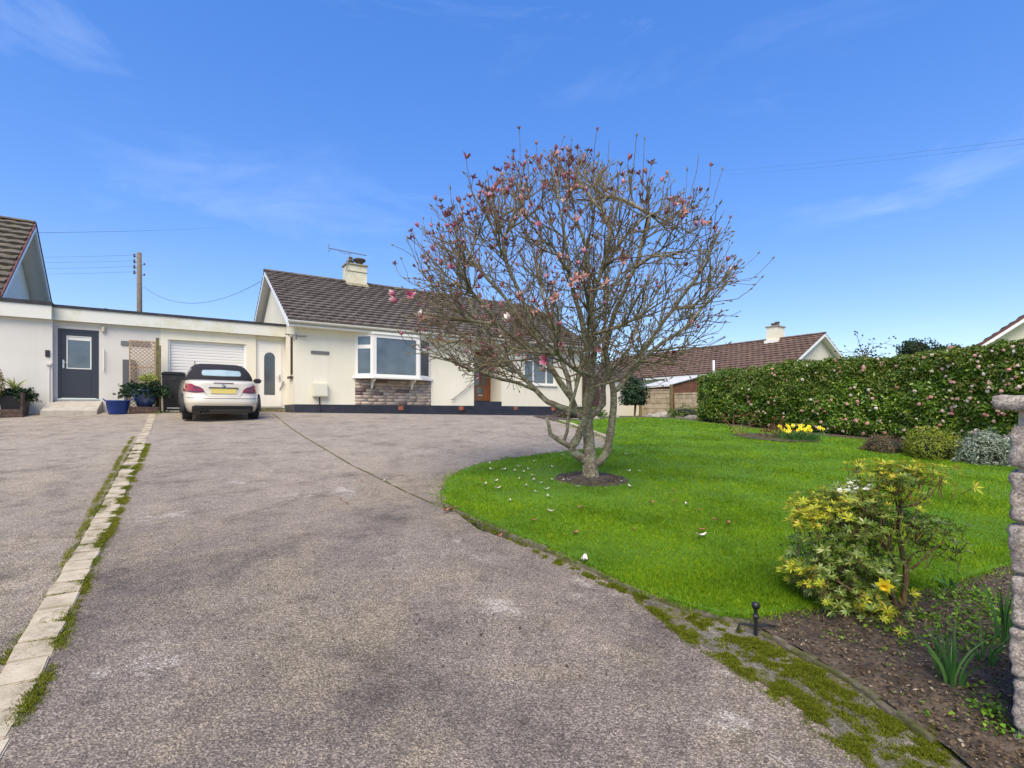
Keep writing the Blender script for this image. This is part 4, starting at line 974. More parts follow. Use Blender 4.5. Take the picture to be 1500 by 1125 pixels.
# ------------------------------------------------------------------ car
rp_=at(328,614,12.75); cp=Vector((rp_.x,rp_.y,0)); 
g0=cp+Nn*.72; g1=cp+Nn*3.40; z0_,z1_=gh(g0.x,g0.y)+.002,gh(g1.x,g1.y)+.002; pit=math.atan2(z1_-z0_,2.68)
CAR=thing('parked_car','champagne white convertible with black soft top parked rear first view at the garage','car',(cp.x,cp.y,z0_-.72*math.tan(pit)),0)
CAR['label']='champagne white convertible car with closed black soft top parked facing the garage'
CAR.rotation_euler=(pit,0,A)
BL=[(.19,.78,.16,4.22),(.24,.83,.08,4.28),(.32,.862,.03,4.32),(.42,.873,.0,4.35),(.455,.878,-.012,4.35),(.50,.873,.0,4.35),(.565,.872,.01,4.33),(.60,.868,.05,4.30),(.66,.862,.065,4.25),(.76,.855,.08,4.15),(.85,.835,.09,4.0),(.91,.808,.10,3.7),(.945,.785,.105,3.4),(.962,.765,.13,3.2),(.982,.735,.22,3.0),(1.0,.66,.40,2.8),(1.01,.4,.8,2.3),(1.012,.05,1.2,1.6)]
TL=[(.96,.775,.50,2.95),(1.03,.765,.53,2.75),(1.10,.735,.58,2.6),(1.18,.695,.68,2.48),(1.26,.65,.82,2.36),(1.33,.595,.98,2.26),(1.375,.53,1.15,2.18),(1.40,.42,1.35,2.05),(1.41,.08,1.65,1.8)]
def stack(levels,n,m_=64,xf=1):
    vs=[];fs=[]
    for z,w,yr,yf in levels:
        yc,h=(yr+yf)/2,(yf-yr)/2
        for k in range(m_):
            t=2*PI*k/m_; c,s=math.cos(t),math.sin(t); e=2/n
            vs.append((w*math.copysign(abs(c)**e,c),yc+h*math.copysign(abs(s)**e,s),z))
    L=len(levels)
    for i in range(L-1):
        for k in range(m_): fs.append((i*m_+k,i*m_+(k+1)%m_,(i+1)*m_+(k+1)%m_,(i+1)*m_+k))
    fs+=[tuple(range(m_))[::-1],tuple(range((L-1)*m_,L*m_))]
    return MB().add(vs,fs)
def srf(levels,n,x,z):
    for a,b in zip(levels,levels[1:]):
        if a[0]<=z<=b[0]:
            t=(z-a[0])/(b[0]-a[0]); w,yr,yf=[a[i]+(b[i]-a[i])*t for i in (1,2,3)]
            q=min(.999,abs(x)/w); return (yr+yf)/2-(yf-yr)/2*(1-q**n)**(1/n)
    return 0
def patch(levels,n,poly,off,th=.012,step=.03):
    """a skin lying on the rear surface, outline given in (x,z)"""
    pts=[];k=len(poly)
    for i in range(k):
        a,b=Vector(poly[i]),Vector(poly[(i+1)%k]); m_=max(1,int((b-a).length/step)); pts+=[a.lerp(b,j/m_) for j in range(m_)]
    nb=len(pts); xs=[p.x for p in pts]; zs=[p.y for p in pts]
    def ins(x,y):
        c=False;j=nb-1
        for i in range(nb):
            if (pts[i].y>y)!=(pts[j].y>y) and x<(pts[j].x-pts[i].x)*(y-pts[i].y)/(pts[j].y-pts[i].y)+pts[i].x: c=not c
            j=i
        return c
    inner=[Vector((x,z)) for x in np.arange(min(xs)+step/2,max(xs),step) for z in np.arange(min(zs)+step/2,max(zs),step) if ins(x,z)]
    o=delaunay_2d_cdt(pts+inner,[(i,(i+1)%nb) for i in range(nb)],[],1,1e-5)
    V=[(v.x,srf(levels,n,v.x,v.y)-off,v.y) for v in o[0]]; mb=MB().add(V,[tuple(f) for f in o[2]])
    from collections import Counter
    ec=Counter(tuple(sorted((f[i],f[(i+1)%len(f)]))) for f in o[2] for i in range(len(f)))
    for (a,b),c in ec.items():
        if c==1: A_,B_=V[a],V[b]; mb.add([A_,B_,(B_[0],B_[1]+off+th,B_[2]),(A_[0],A_[1]+off+th,A_[2])],[(0,1,2,3)])
    return mb
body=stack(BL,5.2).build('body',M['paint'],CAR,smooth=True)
st_=stack(TL,4.0).build('soft_top',M['softtop'],CAR,smooth=True)
rw=[(-.43,1.13),(-.40,1.105),(0,1.098),(.40,1.105),(.43,1.13),(.43,1.20),(.40,1.235),(0,1.252),(-.40,1.235),(-.43,1.20)]
patch(TL,4.0,rw,.010).build('rear_window',M['carglass'],st_)
rwb=[(x*1.05,1.173+(z-1.173)*1.25) for x,z in rw]; patch(TL,4.0,rwb,.005).build('window_seal',M['carblack'],st_)
for s in (-1,1):
    # tail light: wide inboard wedge
    pf=[(s*.83,.70),(s*.82,.84),(s*.80,.90),(s*.66,.895),(s*.60,.86),(s*.50,.83),(s*.43,.78),(s*.40,.705),(s*.60,.685)]
    o=patch(BL,5.2,pf,.010).build('tail_light',M['lens'],CAR)
    pf=[(s*.80,.71),(s*.79,.735),(s*.60,.745),(s*.44,.745),(s*.42,.712),(s*.60,.695)]; patch(BL,5.2,pf,.014).build('lower_lens',M['lensdark'],o)
    pf=[(s*.64,.77),(s*.63,.86),(s*.52,.82),(s*.46,.775)]; patch(BL,5.2,pf,.014).build('inner_lens',M['lensdark'],o)
# boot lid seam, plate recess, plate, handle trim, high brake light
def seam(pts,w=.006,off=.003,m='carblack'):
    mb=MB()
    P3=[Vector((x,srf(BL,5.2,x,z)-off,z)) for x,z in pts]; mb.tube(P3,w/2,4); return mb
sl=[(-.66,.955),(-.655,.90)]; mb=MB()
for sgn in (-1,1):
    pts=[(sgn*.40,.70),(sgn*.37,.63),(sgn*.33,.605),(0,.60)]; pts2=[]
    for a,b in zip(pts,pts[1:]): pts2+=[(a[0]+(b[0]-a[0])*i/6,a[1]+(b[1]-a[1])*i/6) for i in range(6)]
    pts2.append(pts[-1]); q_=seam(pts2); mb.add(q_.v,q_.f)
mb.build('boot_seam',M['carblack'],body)
q_=seam([(x,.565) for x in np.linspace(-.84,.84,30)],.01); q_.build('bumper_crease',M['carblack'],body)
plt=patch(BL,5.2,[(-.27,.68),(.27,.68),(.27,.795),(-.27,.795)],.016).build('number_plate',M['plate'],CAR)
patch(BL,5.2,[(-.29,.665),(.29,.665),(.29,.81),(-.29,.81)],.006).build('plate_surround',M['paint'],CAR)
patch(BL,5.2,[(-.32,.808),(.32,.808),(.31,.828),(-.31,.828)],.028).build('boot_handle_strip',M['carblack'],CAR)
patch(BL,5.2,[(-.22,.925),(.22,.925),(.20,.942),(-.20,.942)],.010).build('high_brake_light',M['lensdark'],CAR)
bd=MB().lathe([(.036,-.006),(.036,0)],(0,srf(BL,5.2,0,.868)-.008,.868),24,'y').build('badge',M['carblack'],CAR)
yb=srf(BL,5.2,0,.868)-.0155
for qd in range(4):
    m_=MB(); a0=qd*PI/2; pts=[(0,0)]+[(.025*math.cos(a0+PI/2*i/6),.025*math.sin(a0+PI/2*i/6)) for i in range(7)]
    m_.prism([(p[0],.868+p[1]) for p in pts],yb-.001,yb+.001,'y'); m_.build('badge_quarter',M['badgeblue' if qd%2 else 'badgewhite'],bd)
# dark diffuser, exhaust
df=[(-.66,.20),(.66,.20),(.66,.36),(.60,.385),(-.60,.385),(-.66,.36)]
dfo=patch(BL,5.2,df,.012).build('diffuser',M['carblack'],CAR); patch(BL,5.2,[(-.50,.33),(.50,.33),(.40,.37),(-.40,.37)],.022).build('diffuser_insert',M['iron'],dfo)
patch(BL,5.2,[(-.32,.205),(.62,.205),(.58,.30),(-.28,.30)],.02).build('diffuser_lower',mat('grey_valance',(.06,.06,.062),rough=.5),dfo)
ex=MB()
for dx in (-.045,.045): ex.lathe([(.036,.1),(.04,-.03),(.033,-.03),(.03,.08)],(-.43+dx,.06,.235),14,'y')
ex.build('exhaust',M['exhaust'],CAR,smooth=True)
for s in (-1,1):
    MB().obox((s*.99,1.95,.985),.20,.10,.13,(0,0,0)).build('door_mirror',M['carblack'],CAR,bevel=.03)
    MB().tube([(s*.84,1.95,.94),(s*.93,1.95,.96)],.02,6).build('mirror_arm',M['carblack'],CAR)
    # side glass
    mb=MB(); ys_=np.linspace(1.05,2.35,9)
    def sx(y,z):
        lv=[l for l in TL]; 
        for a_,b_ in zip(lv,lv[1:]):
            if a_[0]<=z<=b_[0]:
                t_=(z-a_[0])/(b_[0]-a_[0]); w_,yr,yf=[a_[i]+(b_[i]-a_[i])*t_ for i in (1,2,3)]; yc=(yr+yf)/2;h_=(yf-yr)/2
                return w_*(max(.01,1-abs((y-yc)/h_)**4.))**.25
    vs=[];fs=[]
    for i,y in enumerate(ys_):
        for z in (1.0,1.09,1.18,1.26): vs.append((s*(sx(y,z)+.006),y,z))
    for i in range(8):
        for j in range(3): fs.append((i*4+j,i*4+4+j,i*4+5+j,i*4+1+j))
    mb.add(vs,fs).build('side_window',M['glass_dark'],CAR)
for s in (-1,1):
    for y in (.72,3.40):
        arch=MB(); pts=[(y+.36*math.cos(t),.30+.36*math.sin(t)) for t in np.linspace(-.2,PI+.2,20)]
        arch.prism(pts,s*.80,s*.868); arch.build('wheel_arch',M['carblack'],CAR)
        w_=MB().lathe([(.20,-.10),(.29,-.105),(.312,-.085),(.316,0),(.312,.085),(.29,.105),(.20,.10)],(s*.735,y,.316),30,'x').build('wheel',M['rubber'],CAR,smooth=True)
        r_=MB().lathe([(.205,-.05),(.205,.0),(.19,.07)] if s>0 else [(.205,.05),(.205,0),(.19,-.07)],(s*.76,y,.316),24,'x')
        for k_ in range(10):
            a_=2*PI*k_/10; r_.obox((s*.829,y+.10*math.cos(a_),.316+.10*math.sin(a_)),.012,.17,.022,(a_,0,0))
        r_.lathe([(.04,-.02),(.04,.02)],(s*.829,y,.316),12,'x'); r_.build('rim',M['steel'],w_)
MB().tube([(-.60,.45,.985),(-.60,.43,1.03)],.008,6).build('aerial_stub',M['carblack'],CAR)

# ------------------------------------------------------------------ magnolia
DT=treeb.y
def tp(px,py,dd=0):
    D=DT+dd; p=at(px,py,DT); return Vector((p.x*1.0,D,p.z))
limbs=[ # (points (px,py,depth), r0, r1, parent attach handled by shared points)
 ([(866,708,0),(865,694,0),(864,680,0),(864,670,.0)],.135,.098),
 ([(864,674,0),(863,650,.03),(862,628,.05),(862,612,.05)],.088,.075),
 ([(862,614,.05),(858,590,.0),(862,560,-.06),(868,520,-.15),(864,470,-.25),(855,400,-.35)],.062,.022),
 ([(862,616,.05),(845,603,.10),(822,596,.12),(803,588,.15),(786,571,.2),(762,545,.25),(730,520,.35),(700,500,.45),(672,480,.5)],.052,.012),
 ([(845,603,.10),(838,583,.05),(822,562,.0),(803,535,-.1),(788,505,-.25),(770,460,-.4),(742,405,-.6)],.048,.016),
 ([(838,583,.05),(835,550,.2),(822,508,.4),(808,450,.6),(795,385,.85)],.040,.014),
 ([(862,616,.05),(874,604,.1),(886,592,.15),(889,560,.25),(894,510,.45),(902,450,.7),(908,380,.95)],.050,.016),
 ([(861,676,0),(848,668,-.03),(839,662,-.06),(836,655,-.08),(845,640,-.1),(851,624,-.14),(857,600,-.22),(862,570,-.35),(848,510,-.6),(822,430,-.9),(812,370,-1.05)],.062,.016),
 ([(837,657,-.08),(824,648,-.12),(812,640,-.16),(804,635,-.18),(802,622,-.2),(799,611,-.2)],.040,.022),
 ([(824,648,-.12),(829,632,-.13),(830,612,-.12),(833,598,-.1)],.022,.012),
 ([(868,684,0),(878,676,.02),(887,666,.03),(892,650,.03),(896,625,.02),(899,595,-.0),(898,572,-.02),(893,545,-.05),(884,515,-.12),(893,465,-.3),(915,410,-.5),(930,350,-.65)],.060,.016),
 ([(898,577,-.02),(910,564,-.0),(925,545,.0),(942,525,.05),(975,500,.1),(1010,478,.2),(1045,440,.3)],.040,.011),
 ([(925,545,.0),(938,515,-.15),(965,470,-.4),(1000,415,-.7),(1015,370,-.85)],.028,.011),
 ([(889,560,.25),(905,535,.35),(940,500,.6),(965,450,.9),(985,390,1.15)],.030,.011),
 ([(786,571,.2),(760,560,.1),(735,555,0),(705,545,-.1),(680,540,-.2)],.022,.008),
 ([(803,535,-.1),(770,515,-.3),(735,490,-.6),(700,455,-.9)],.026,.010),
 ([(808,450,.6),(780,430,.9),(750,390,1.2)],.018,.010),
 ([(848,510,-.6),(850,470,-.9),(860,420,-1.2),(870,370,-1.4)],.022,.010),
 ([(762,545,.25),(720,490,.6),(680,440,.9)],.018,.009),
 ([(788,505,-.25),(745,450,-.3),(700,400,-.35),(665,350,-.4)],.024,.009),
]
nodes=[];par=[];rad0=[]
def add(p,pa,r): nodes.append(p); par.append(pa); rad0.append(r); return len(nodes)-1
first=True
for pts,r0,r1 in limbs:
    r0*=.86; r1*=.8
    P_=[tp(*p) for p in pts]
    if first: cur=add(P_[0],-1,r0); first=False
    else:
        cur=min(range(len(nodes)),key=lambda i:(nodes[i]-P_[0]).length)
    tot=sum((b-a).length for a,b in zip(P_,P_[1:])); s=0
    for a,b in zip(P_,P_[1:]):
        L=(b-a).length; k=max(1,round(L/.08))
        for i in range(1,k+1):
            q=a.lerp(b,i/k); q+=Vector((noise.noise(q*5),noise.noise(q*5+Vector((9,0,0))),noise.noise(q*5+Vector((0,9,0)))))*.012
            cur=add(q,cur,r0+(r1-r0)*(s+L*i/k)/tot)
        s+=L
nl=len(nodes)
prof=[(a_,b_*.96) for a_,b_ in [(1.62,.95),(1.85,1.4),(2.1,1.72),(2.4,1.92),(2.75,1.97),(3.0,1.92),(3.3,1.78),(3.6,1.48),(3.85,1.15),(4.05,.8),(4.2,.45),(4.35,.15),(4.7,.1)]]
K=DT/6.27
def prf(z):
    for a,b in zip(prof,prof[1:]):
        if a[0]<=z<=b[0]: t=(z-a[0])/(b[0]-a[0]); return (a[1]+(b[1]-a[1])*t)
    return 0
xc=.66
def crown(p):
    """<1 inside the crown outline, ragged"""
    z=CZ+(p.z-CZ)/K
    if z>4.7: return 2
    r=prf(z) if z>1.62 else .9-(1.62-z)*1.2
    x=(p.x/K-xc); y=(p.y-DT)/K/.88
    a=math.atan2(y,x); f=1+.30*noise.noise(Vector((math.cos(a)*1.8,math.sin(a)*1.8,z*1.3)))+.05*noise.noise(Vector((x*4,y*4,z*4)))
    return math.hypot(x,y)/(max(r,.05)*f)
ctr=Vector((xc*K,DT,1.75)); heads=[]
def grow(i,d,length,lvl):
    """a nearly straight shoot that curves upwards and carries side shoots"""
    step=(.075,.065,.055,.05)[lvl]; n=max(2,int(length/step)); cur=i; side=random.random()*2*PI
    gap=(.165,.145,.13,.12)[lvl]; acc=random.uniform(.3,1)*gap; spawn=[]
    for s in range(n):
        p=nodes[cur]+d*step
        cr_=crown(p)
        if cr_>1.28 or (cr_>.97 and random.random()<.24): break
        if p.z<CZ+.30 and lvl: break
        cur=add(p,cur,0); t=s/n
        d=(d+Vector((0,0,(.014,.03,.045,.06)[lvl]))+Vector([random.gauss(0,(.05,.07,.09,.10)[lvl]) for _ in range(3)])).normalized()
        acc+=step
        if acc>gap and lvl<3:
            acc=random.uniform(0,.35)*gap; side+=2.4+random.uniform(-.5,.5)
            ax=d.cross(Vector((math.cos(side),math.sin(side),.2))).normalized()
            ang=R(random.uniform(24,48)); nd=(d*math.cos(ang)+ax*math.sin(ang))
            out=(p-ctr); out.normalize()
            nd=(nd+out*.25+Vector((0,0,.12))).normalized()
            spawn.append((cur,nd,(length-s*step)*random.uniform(.45,.85)+.08 if lvl<2 else random.uniform(.08,.34)))
    for q in spawn: grow(*q,lvl+1)
    return cur
main=[i for i in range(nl) if rad0[i]<.05]
hasch=set(par[:nl])
for i in range(nl):
    if i not in hasch and rad0[i]<.035 and nodes[i].z>CZ+.05:
        d=(nodes[i]-nodes[par[par[i]]]).normalized(); d=(d+(nodes[i]-ctr).normalized()*.35).normalized()
        for k in range(1): grow(i,(d+Vector([random.gauss(0,.16) for _ in range(3)])).normalized(),random.uniform(1.1,1.7),0)
base_=[i for i in main if nodes[i].z>CZ+.15]
targets=[]
for k in range(185):
    # even spread over the crown surface (golden spiral), lower hemisphere left thin
    zz=1-(k+.5)/185*1.25
    if zz<-.2: zz=-.2
    a=k*2.39996; rr=math.sqrt(1-zz*zz)
    z=2.45+zz*1.72 if zz>0 else 2.45+zz*3.2
    rad_=prf(min(z,4.68))
    q_=min(rr*1.05,1); x=xc+rad_*q_*math.cos(a); y=rad_*q_*math.sin(a)
    if zz>.72 and k%3: continue
    targets.append(Vector((x*K,DT+y*K,CZ+(z-CZ)*K)))
random.shuffle(targets)
for tg in targets:
    best=None;bs=1e9
    for i in base_:
        v=tg-nodes[i]; L=v.length
        if v.z<-.1 or L<.35: continue
        dl_=(nodes[i]-nodes[par[i]]).normalized(); c=dl_.dot(v/L)
        sc_=L*1.0+ (1.2*(1-c))+ random.random()*.35
        if c<.2: sc_+=1
        if sc_<bs: bs=sc_; best=i
    if best is None: continue
    v=tg-nodes[best]; L=v.length
    d=(v.normalized()+Vector((0,0,-.10))+Vector([random.gauss(0,.05) for _ in range(3)])).normalized()
    n0=len(nodes); grow(best,d,L*1.02,0)
    # the new shoot may itself carry later ones
    base_+= [j for j in range(n0,min(n0+int(L/.075*.6),len(nodes))) if j%2==0]
for i in main:
    if nodes[i].z<CZ+.10: continue
    for q_ in range(2):
        if random.random()<.33:
            a=random.uniform(0,2*PI); d=Vector((math.cos(a),math.sin(a),random.uniform(0,1))).normalized(); grow(i,d,random.uniform(.15,.75),random.choice((1,2)))
ns=len(nodes); print('tree nodes',ns)
tops=[i for i in range(nl,ns) if nodes[i].z>CZ+1.6*K*1 and crown(nodes[i])>.75]
for i in random.sample(tops,min(60,len(tops))):
    cur=i; d=((nodes[i]-ctr).normalized()*.45+Vector((0,0,1))).normalized()
    for s_ in range(random.randint(3,8)): d=(d+Vector((0,0,.1))+Vector([random.gauss(0,.06) for _ in range(3)])).normalized(); cur=add(nodes[cur]+d*.06,cur,0)
n_=len(nodes); kidl=[[] for _ in range(n_)]
for i,p in enumerate(par):
    if p>=0: kidl[p].append(i)
wgt=[0.]*n_
for i in range(n_-1,-1,-1):
    wgt[i]=max(wgt[i],1.) if not kidl[i] else sum(wgt[k] for k in kidl[i])
radv=[0]*n_
for i in range(n_):
    r=.0032*wgt[i]**.45
    radv[i]=max(rad0[i],min(r,.02)) if rad0[i]>0 else min(r,.024)
    if i>=nl and par[i]>=0: radv[i]=min(radv[i],radv[par[i]]*.98)
TREE=thing('magnolia_tree','lichen covered spreading magnolia tree in pink bloom in a bare soil circle on the lawn','tree',tuple(treeb))
off=treeb
big,small=MB(),MB(); starts=[(0,None)]
stackq=[(0,-1)]
while stackq:
    i,p=stackq.pop(); chain=[i] if p<0 else [p,i]
    cur=i
    while kidl[cur]:
        ks=sorted(kidl[cur],key=lambda k:-radv[k]); 
        for k in ks[1:]: stackq.append((k,cur))
        cur=ks[0]; chain.append(cur)
    pts=[nodes[c]-off for c in chain]; rr=[radv[c] for c in chain]
    if p>=0: rr[0]=min(rr[0],rr[1]*1.15)
    mx=max(rr)
    # gnarl on thick wood
    if mx>.018:
        rr=[r*(1+.13*noise.noise(Vector((k*.9,i,0)))) for k,r in enumerate(rr)]
        big.tube(pts,rr,10 if mx>.05 else 7)
    else: small.tube(pts,rr,4,cap=False)
big.build('trunk',M['bark'],TREE,smooth=True); small.build('twigs',M['twig'],TREE,smooth=True)
tips=[i for i in range(nl,n_) if not kidl[i]]
# buds
mb=MB()
for i in tips:
    if random.random()<.6:
        d=(nodes[i]-nodes[par[i]]).normalized(); p=nodes[i]-off; l=random.uniform(.025,.05)
        mb.tube([p-d*.004,p+d*l*.4,p+d*l],[.004,.010,.002],5)
bo=mb.build('buds',M['bud'],TREE); bo['kind']='stuff'
# flowers
def flower(kind):
    vs=[];fs=[]; npet=7
    for k in range(npet):
        a=2*PI*k/npet+random.uniform(-.3,.3); op={'bud':.10,'open':.55,'old':.9}[kind]*random.uniform(.6,1.3); L=.085*random.uniform(.8,1.1); W=.036
        d=Vector((math.cos(a),math.sin(a),0)); q=Vector((-d.y,d.x,0)); b=len(vs)
        for i in range(5):
            t=i/4; r=.008+.020*math.sin(t*PI*.8)*(1 if kind!='old' else .7)+op*t*t*.075; z=L*t*(1-.25*op*t)-(.035*t*t if kind=='old' and k%2 else 0)
            w=W*math.sin(PI*(.12+.83*t))*.5
            for s,cv in ((-1,-.25),(0,0),(1,-.25)): vs.append(d*(r+cv*w)+q*s*w+Vector((0,0,z)))
        for i in range(4):
            for j in range(2): fs.append((b+3*i+j,b+3*i+j+1,b+3*i+4+j,b+3*i+3+j))
    return MB().add(vs,fs)
protos=[]
for kd_,m_ in (('bud','petal'),('bud','petal'),('open','petal'),('open','petal_pale'),('old','petal_old'),('old','petal_old'),('open','petal_old')):
    o=flower(kd_).build('flower',M[m_],TREE,smooth=True); protos.append(o)
def fscore(i):
    p=nodes[i]; x=(p.x-ctr.x); s=.1
    s+= 1.2 if x<0 else .15
    s+= .8 if p.z>3.0 else 0
    s+= .6 if p.z>3.7 else 0
    s+= -.5 if p.z<2.1 else 0
    s+= 1.3*noise.noise(p*1.9)
    s-= .25*(p.y-DT)
    return max(.02,s)
ws=np.array([fscore(i) for i in tips])**1.6; ws/=ws.sum()
pick=list(rng.choice(tips,size=560,replace=False,p=ws))
pick.sort(key=lambda i:nodes[i].y)
pickp=[(574,436),(578,450),(600,433),(616,462),(622,470),(641,480),(650,500),(634,468),(790,508),(805,530),(803,547),(742,470),(720,545),(715,515),(668,435),(700,410)]
near=[]
for (a_,b_) in pickp:
    near.append(min(tips,key=lambda i:abs(nodes[i].x/nodes[i].y*F+CX-a_)+abs(HY-(nodes[i].z-CZ)/nodes[i].y*F-b_)+3*abs(nodes[i].y-DT+.4)))
pick=near+[i for i in pick if i not in near]
pv=MB(); first7=0; rest={}
for n__,i in enumerate(pick):
    d=(nodes[i]-nodes[par[i]]).normalized(); d=(d+Vector((0,0,.4))+Vector([random.gauss(0,.25) for _ in range(3)])).normalized()
    sc_=random.uniform(.42,.8); k_=random.choices(range(7),[4,4,2,.6,4,4,3])[0]
    if i in near: k_=random.choice([0,2,3,3]); sc_=random.uniform(.85,1.15)
    q_=d.to_track_quat('Z','Y')
    if n__<100:
        if first7<7: o=protos[first7]; first7+=1
        else:
            o=protos[k_].copy(); col.objects.link(o); o.parent=TREE
        o.location=nodes[i]-off; o.rotation_mode='QUATERNION'; o.rotation_quaternion=q_; o.scale=(sc_,)*3
    else:
        # the rest as one mesh; petals keep the prototype shapes
        me=protos[k_].data; Mx=Matrix.Translation(nodes[i]-off)@q_.to_matrix().to_4x4()@Matrix.Scale(sc_,4)
        key={'petal':'p','petal_old':'o','petal_pale':'w'}
        vs=[tuple(Mx@v.co) for v in me.vertices]; fs=[tuple(p.vertices) for p in me.polygons]
        rest.setdefault(me.materials[0].name,MB()).add(vs,fs)
allm=MB(); idx=[]; mats=[]
for mn,mb in rest.items():
    mats.append(bpy.data.materials[mn] if 'petal' in mn and 'old' in mn or 'faded' in mn else None)
    idx+= [len(mats)-1]*len(mb.f); allm.add(mb.v,mb.f)
fl_mass=NT('magnolia_petal_mixed'); fl_mass.set(Base_Color=fl_mass.ramp(fl_mass.noise(13,3),[(.3,(.20,.06,.07)),(.45,(.38,.12,.19)),(.58,(.34,.17,.13)),(.72,(.60,.42,.38))]),Roughness=.65)
o=allm.build('flower',fl_mass.m,TREE,smooth=True); o['kind']='stuff'

# fallen petals
pl2=[(349,136),(545,125),(482,150),(523,162),(630,152),(540,192),(546,214),(331,230),(512,238),(388,250),(602,254),(556,265),(740,241),(674,213),(608,288),(441,307),(622,356),(970,242),(963,172),(1013,172),(1217,322),(1283,469),(955,93),(671,97),(768,568),(932,219),(625,212),(415,165),(500,175),(360,163),(480,207),(378,217),(700,210),(576,225),(460,170)]
def petal(m,s,px,py,i,label='small pale magnolia petal lying on the lawn near the tree',grp='fallen petals on the lawn',lift=.055):
    p=gp(px,py); vs=[];fs=[]; a=random.uniform(0,2*PI)
    for u in range(6):
        for v in range(4):
            x=(u/5-.5)*s; w=s*.42*math.sin(PI*(.08+.86*u/5)); y=(v/3-.5)*w
            z=lift+.25*s*((u/5-.5)**2*4)*random.uniform(.8,1)+.35*s*abs(v/3-.5)
            vs.append((x*math.cos(a)-y*math.sin(a),x*math.sin(a)+y*math.cos(a),z))
    for u in range(5):
        for v in range(3): fs.append((u*4+v,u*4+v+1,u*4+5+v,u*4+4+v))
    o=MB().add(vs,fs).build('fallen_petal',M[m],smooth=True); o.location=p
    return tag(o,label,'petal',grp)
for i,(cx_,cy_) in enumerate(pl2):
    px,py=600+cx_/3,640+cy_/3
    if (cx_,cy_)==(1283,469): petal('fallen',.085,px,py,i,'largest white petal on the open lawn right of the tree',None); continue
    if (cx_,cy_)==(768,568): petal('fallen',.11,px,py,i,'white curled petal lying on the lawn edging','' or None,lift=.03); continue
    petal('fallen',random.uniform(.045,.075),px,py,i)
for i in range(16):
    petal('fallen_brown',random.uniform(.04,.07),random.uniform(690,1080),random.uniform(690,800),i,'small shrivelled brown petal lying on the lawn','brown petals on the lawn')
for (px,py) in ((508,739),(499,733),(562,706),(530,707)): petal('fallen_brown' if px<540 else 'fallen',.05,px-0,py,0,'stray petal lying on the open tarmac driveway','petals on the driveway',.01)
for (cx_,cy_) in ((160,335),(190,325),(205,322),(175,330),(430,408),(440,412)): petal('fallen_brown',.07,600+cx_/3,640+cy_/3,0,'dead reddish brown leaf against the corner of the lawn edging','dead leaves by the lawn corner',.015)

# ------------------------------------------------------------------ hedge
hb_=[gp(1022,618),gp(1090,626),gp(1170,634),gp(1240,640),gp(1300,645),gp(1380,653),gp(1450,661),gp(1530,671),gp(1680,688)]
htop=[(1010,549),(1090,539),(1170,533),(1240,527),(1300,520),(1340,511),(1400,510),(1450,506),(1530,500),(1680,488)]
def hz(px): 
    for a,b in zip(htop,htop[1:]):
        if a[0]<=px<=b[0]: return a[1]+(b[1]-a[1])*(px-a[0])/(b[0]-a[0])
    return htop[0][1] if px<htop[0][0] else htop[-1][1]
secs=[]; hw_=.75
for i,p in enumerate(hb_):
    d=(hb_[min(i+1,len(hb_)-1)]-hb_[max(i-1,0)]); d.z=0; d.normalize(); q=Vector((-d.y,d.x,0)); 
    if q.x<0: q=-q
    px=[1010,1090,1170,1240,1300,1380,1450,1530,1680][i]; D=p.y
    top=CZ+(HY-hz(px))/F*D
    secs.append((p,q,top-p.z))
def hpoint(s,a):
    """s along 0..n-1, a in 0..1 around front face / top / back"""
    i=min(int(s),len(secs)-2); t=s-i; p=secs[i][0].lerp(secs[i+1][0],t); q=secs[i][1].lerp(secs[i+1][1],t).normalized(); h=secs[i][2]*(1-t)+secs[i+1][2]*t
    f=.58; r=.14
    if a<f:  # front
        k=a/f; z=.05+(h-.05-r)*k; u=0.05+.12*(k-.6)**2*2 if k<.6 else .05; u-= .0; nrm=-q
        if k<.12: u+=.12*(1-k/.12)
    elif a<f+.08:
        k=(a-f)/.08*PI/2; z=h-r+r*math.sin(k); u=.05+r-r*math.cos(k); nrm=(-q*math.cos(k)+Vector((0,0,math.sin(k))))
    else:
        k=(a-f-.08)/(1-f-.08); z=h; u=.05+r+(1.5*hw_-r)*k; nrm=Vector((0,0,1))
    P=p+q*u; P=Vector((P.x,P.y,p.z+z)); 
    nz=noise.fractal(P*.9,1,2,3)*.17+noise.noise(P*4.)*.08
    return P+nrm*nz,nrm
HG=thing('hedge','tall dense camellia hedge with pale pink blossom along the right of the lawn','hedge',tuple(hb_[0]),0)
ho=np.array(hb_[0])
vs=[];fs=[];ns_=80;na=22
for i in range(ns_+1):
    for j in range(na+1):
        P_,n__=hpoint(i/ns_*(len(secs)-1),j/na); P_=P_-n__*.17; vs.append(tuple(P_-hb_[0]))
    P_=Vector(vs[-1])+hb_[0]; vs.append((P_.x+.1-ho[0],P_.y-ho[1],-.1))
m_=na+2
for i in range(ns_):
    for j in range(m_-1): fs.append((i*m_+j,i*m_+j+1,(i+1)*m_+j+1,(i+1)*m_+j))
fs.append(tuple(range(m_)))
MB().add(vs,fs).build('branches_or_core',M['hedgecore'],HG,smooth=True)  # added solid core under the leaves, blocks light passing through the hedge
def hs_sample(n,depth=.12):
    P_=[];N_=[]
    for _ in range(n):
        # denser near the camera end because it is seen larger
        s=(len(secs)-1)*random.random()**.8; a=random.random()*.86
        p,nn=hpoint(s,a); p=p-nn*random.random()**1.6*depth*1.3+nn*(.04 if random.random()<.08 else 0)
        P_.append(tuple(p)); N_.append(tuple(nn))
    return np.array(P_)-ho,np.array(N_)
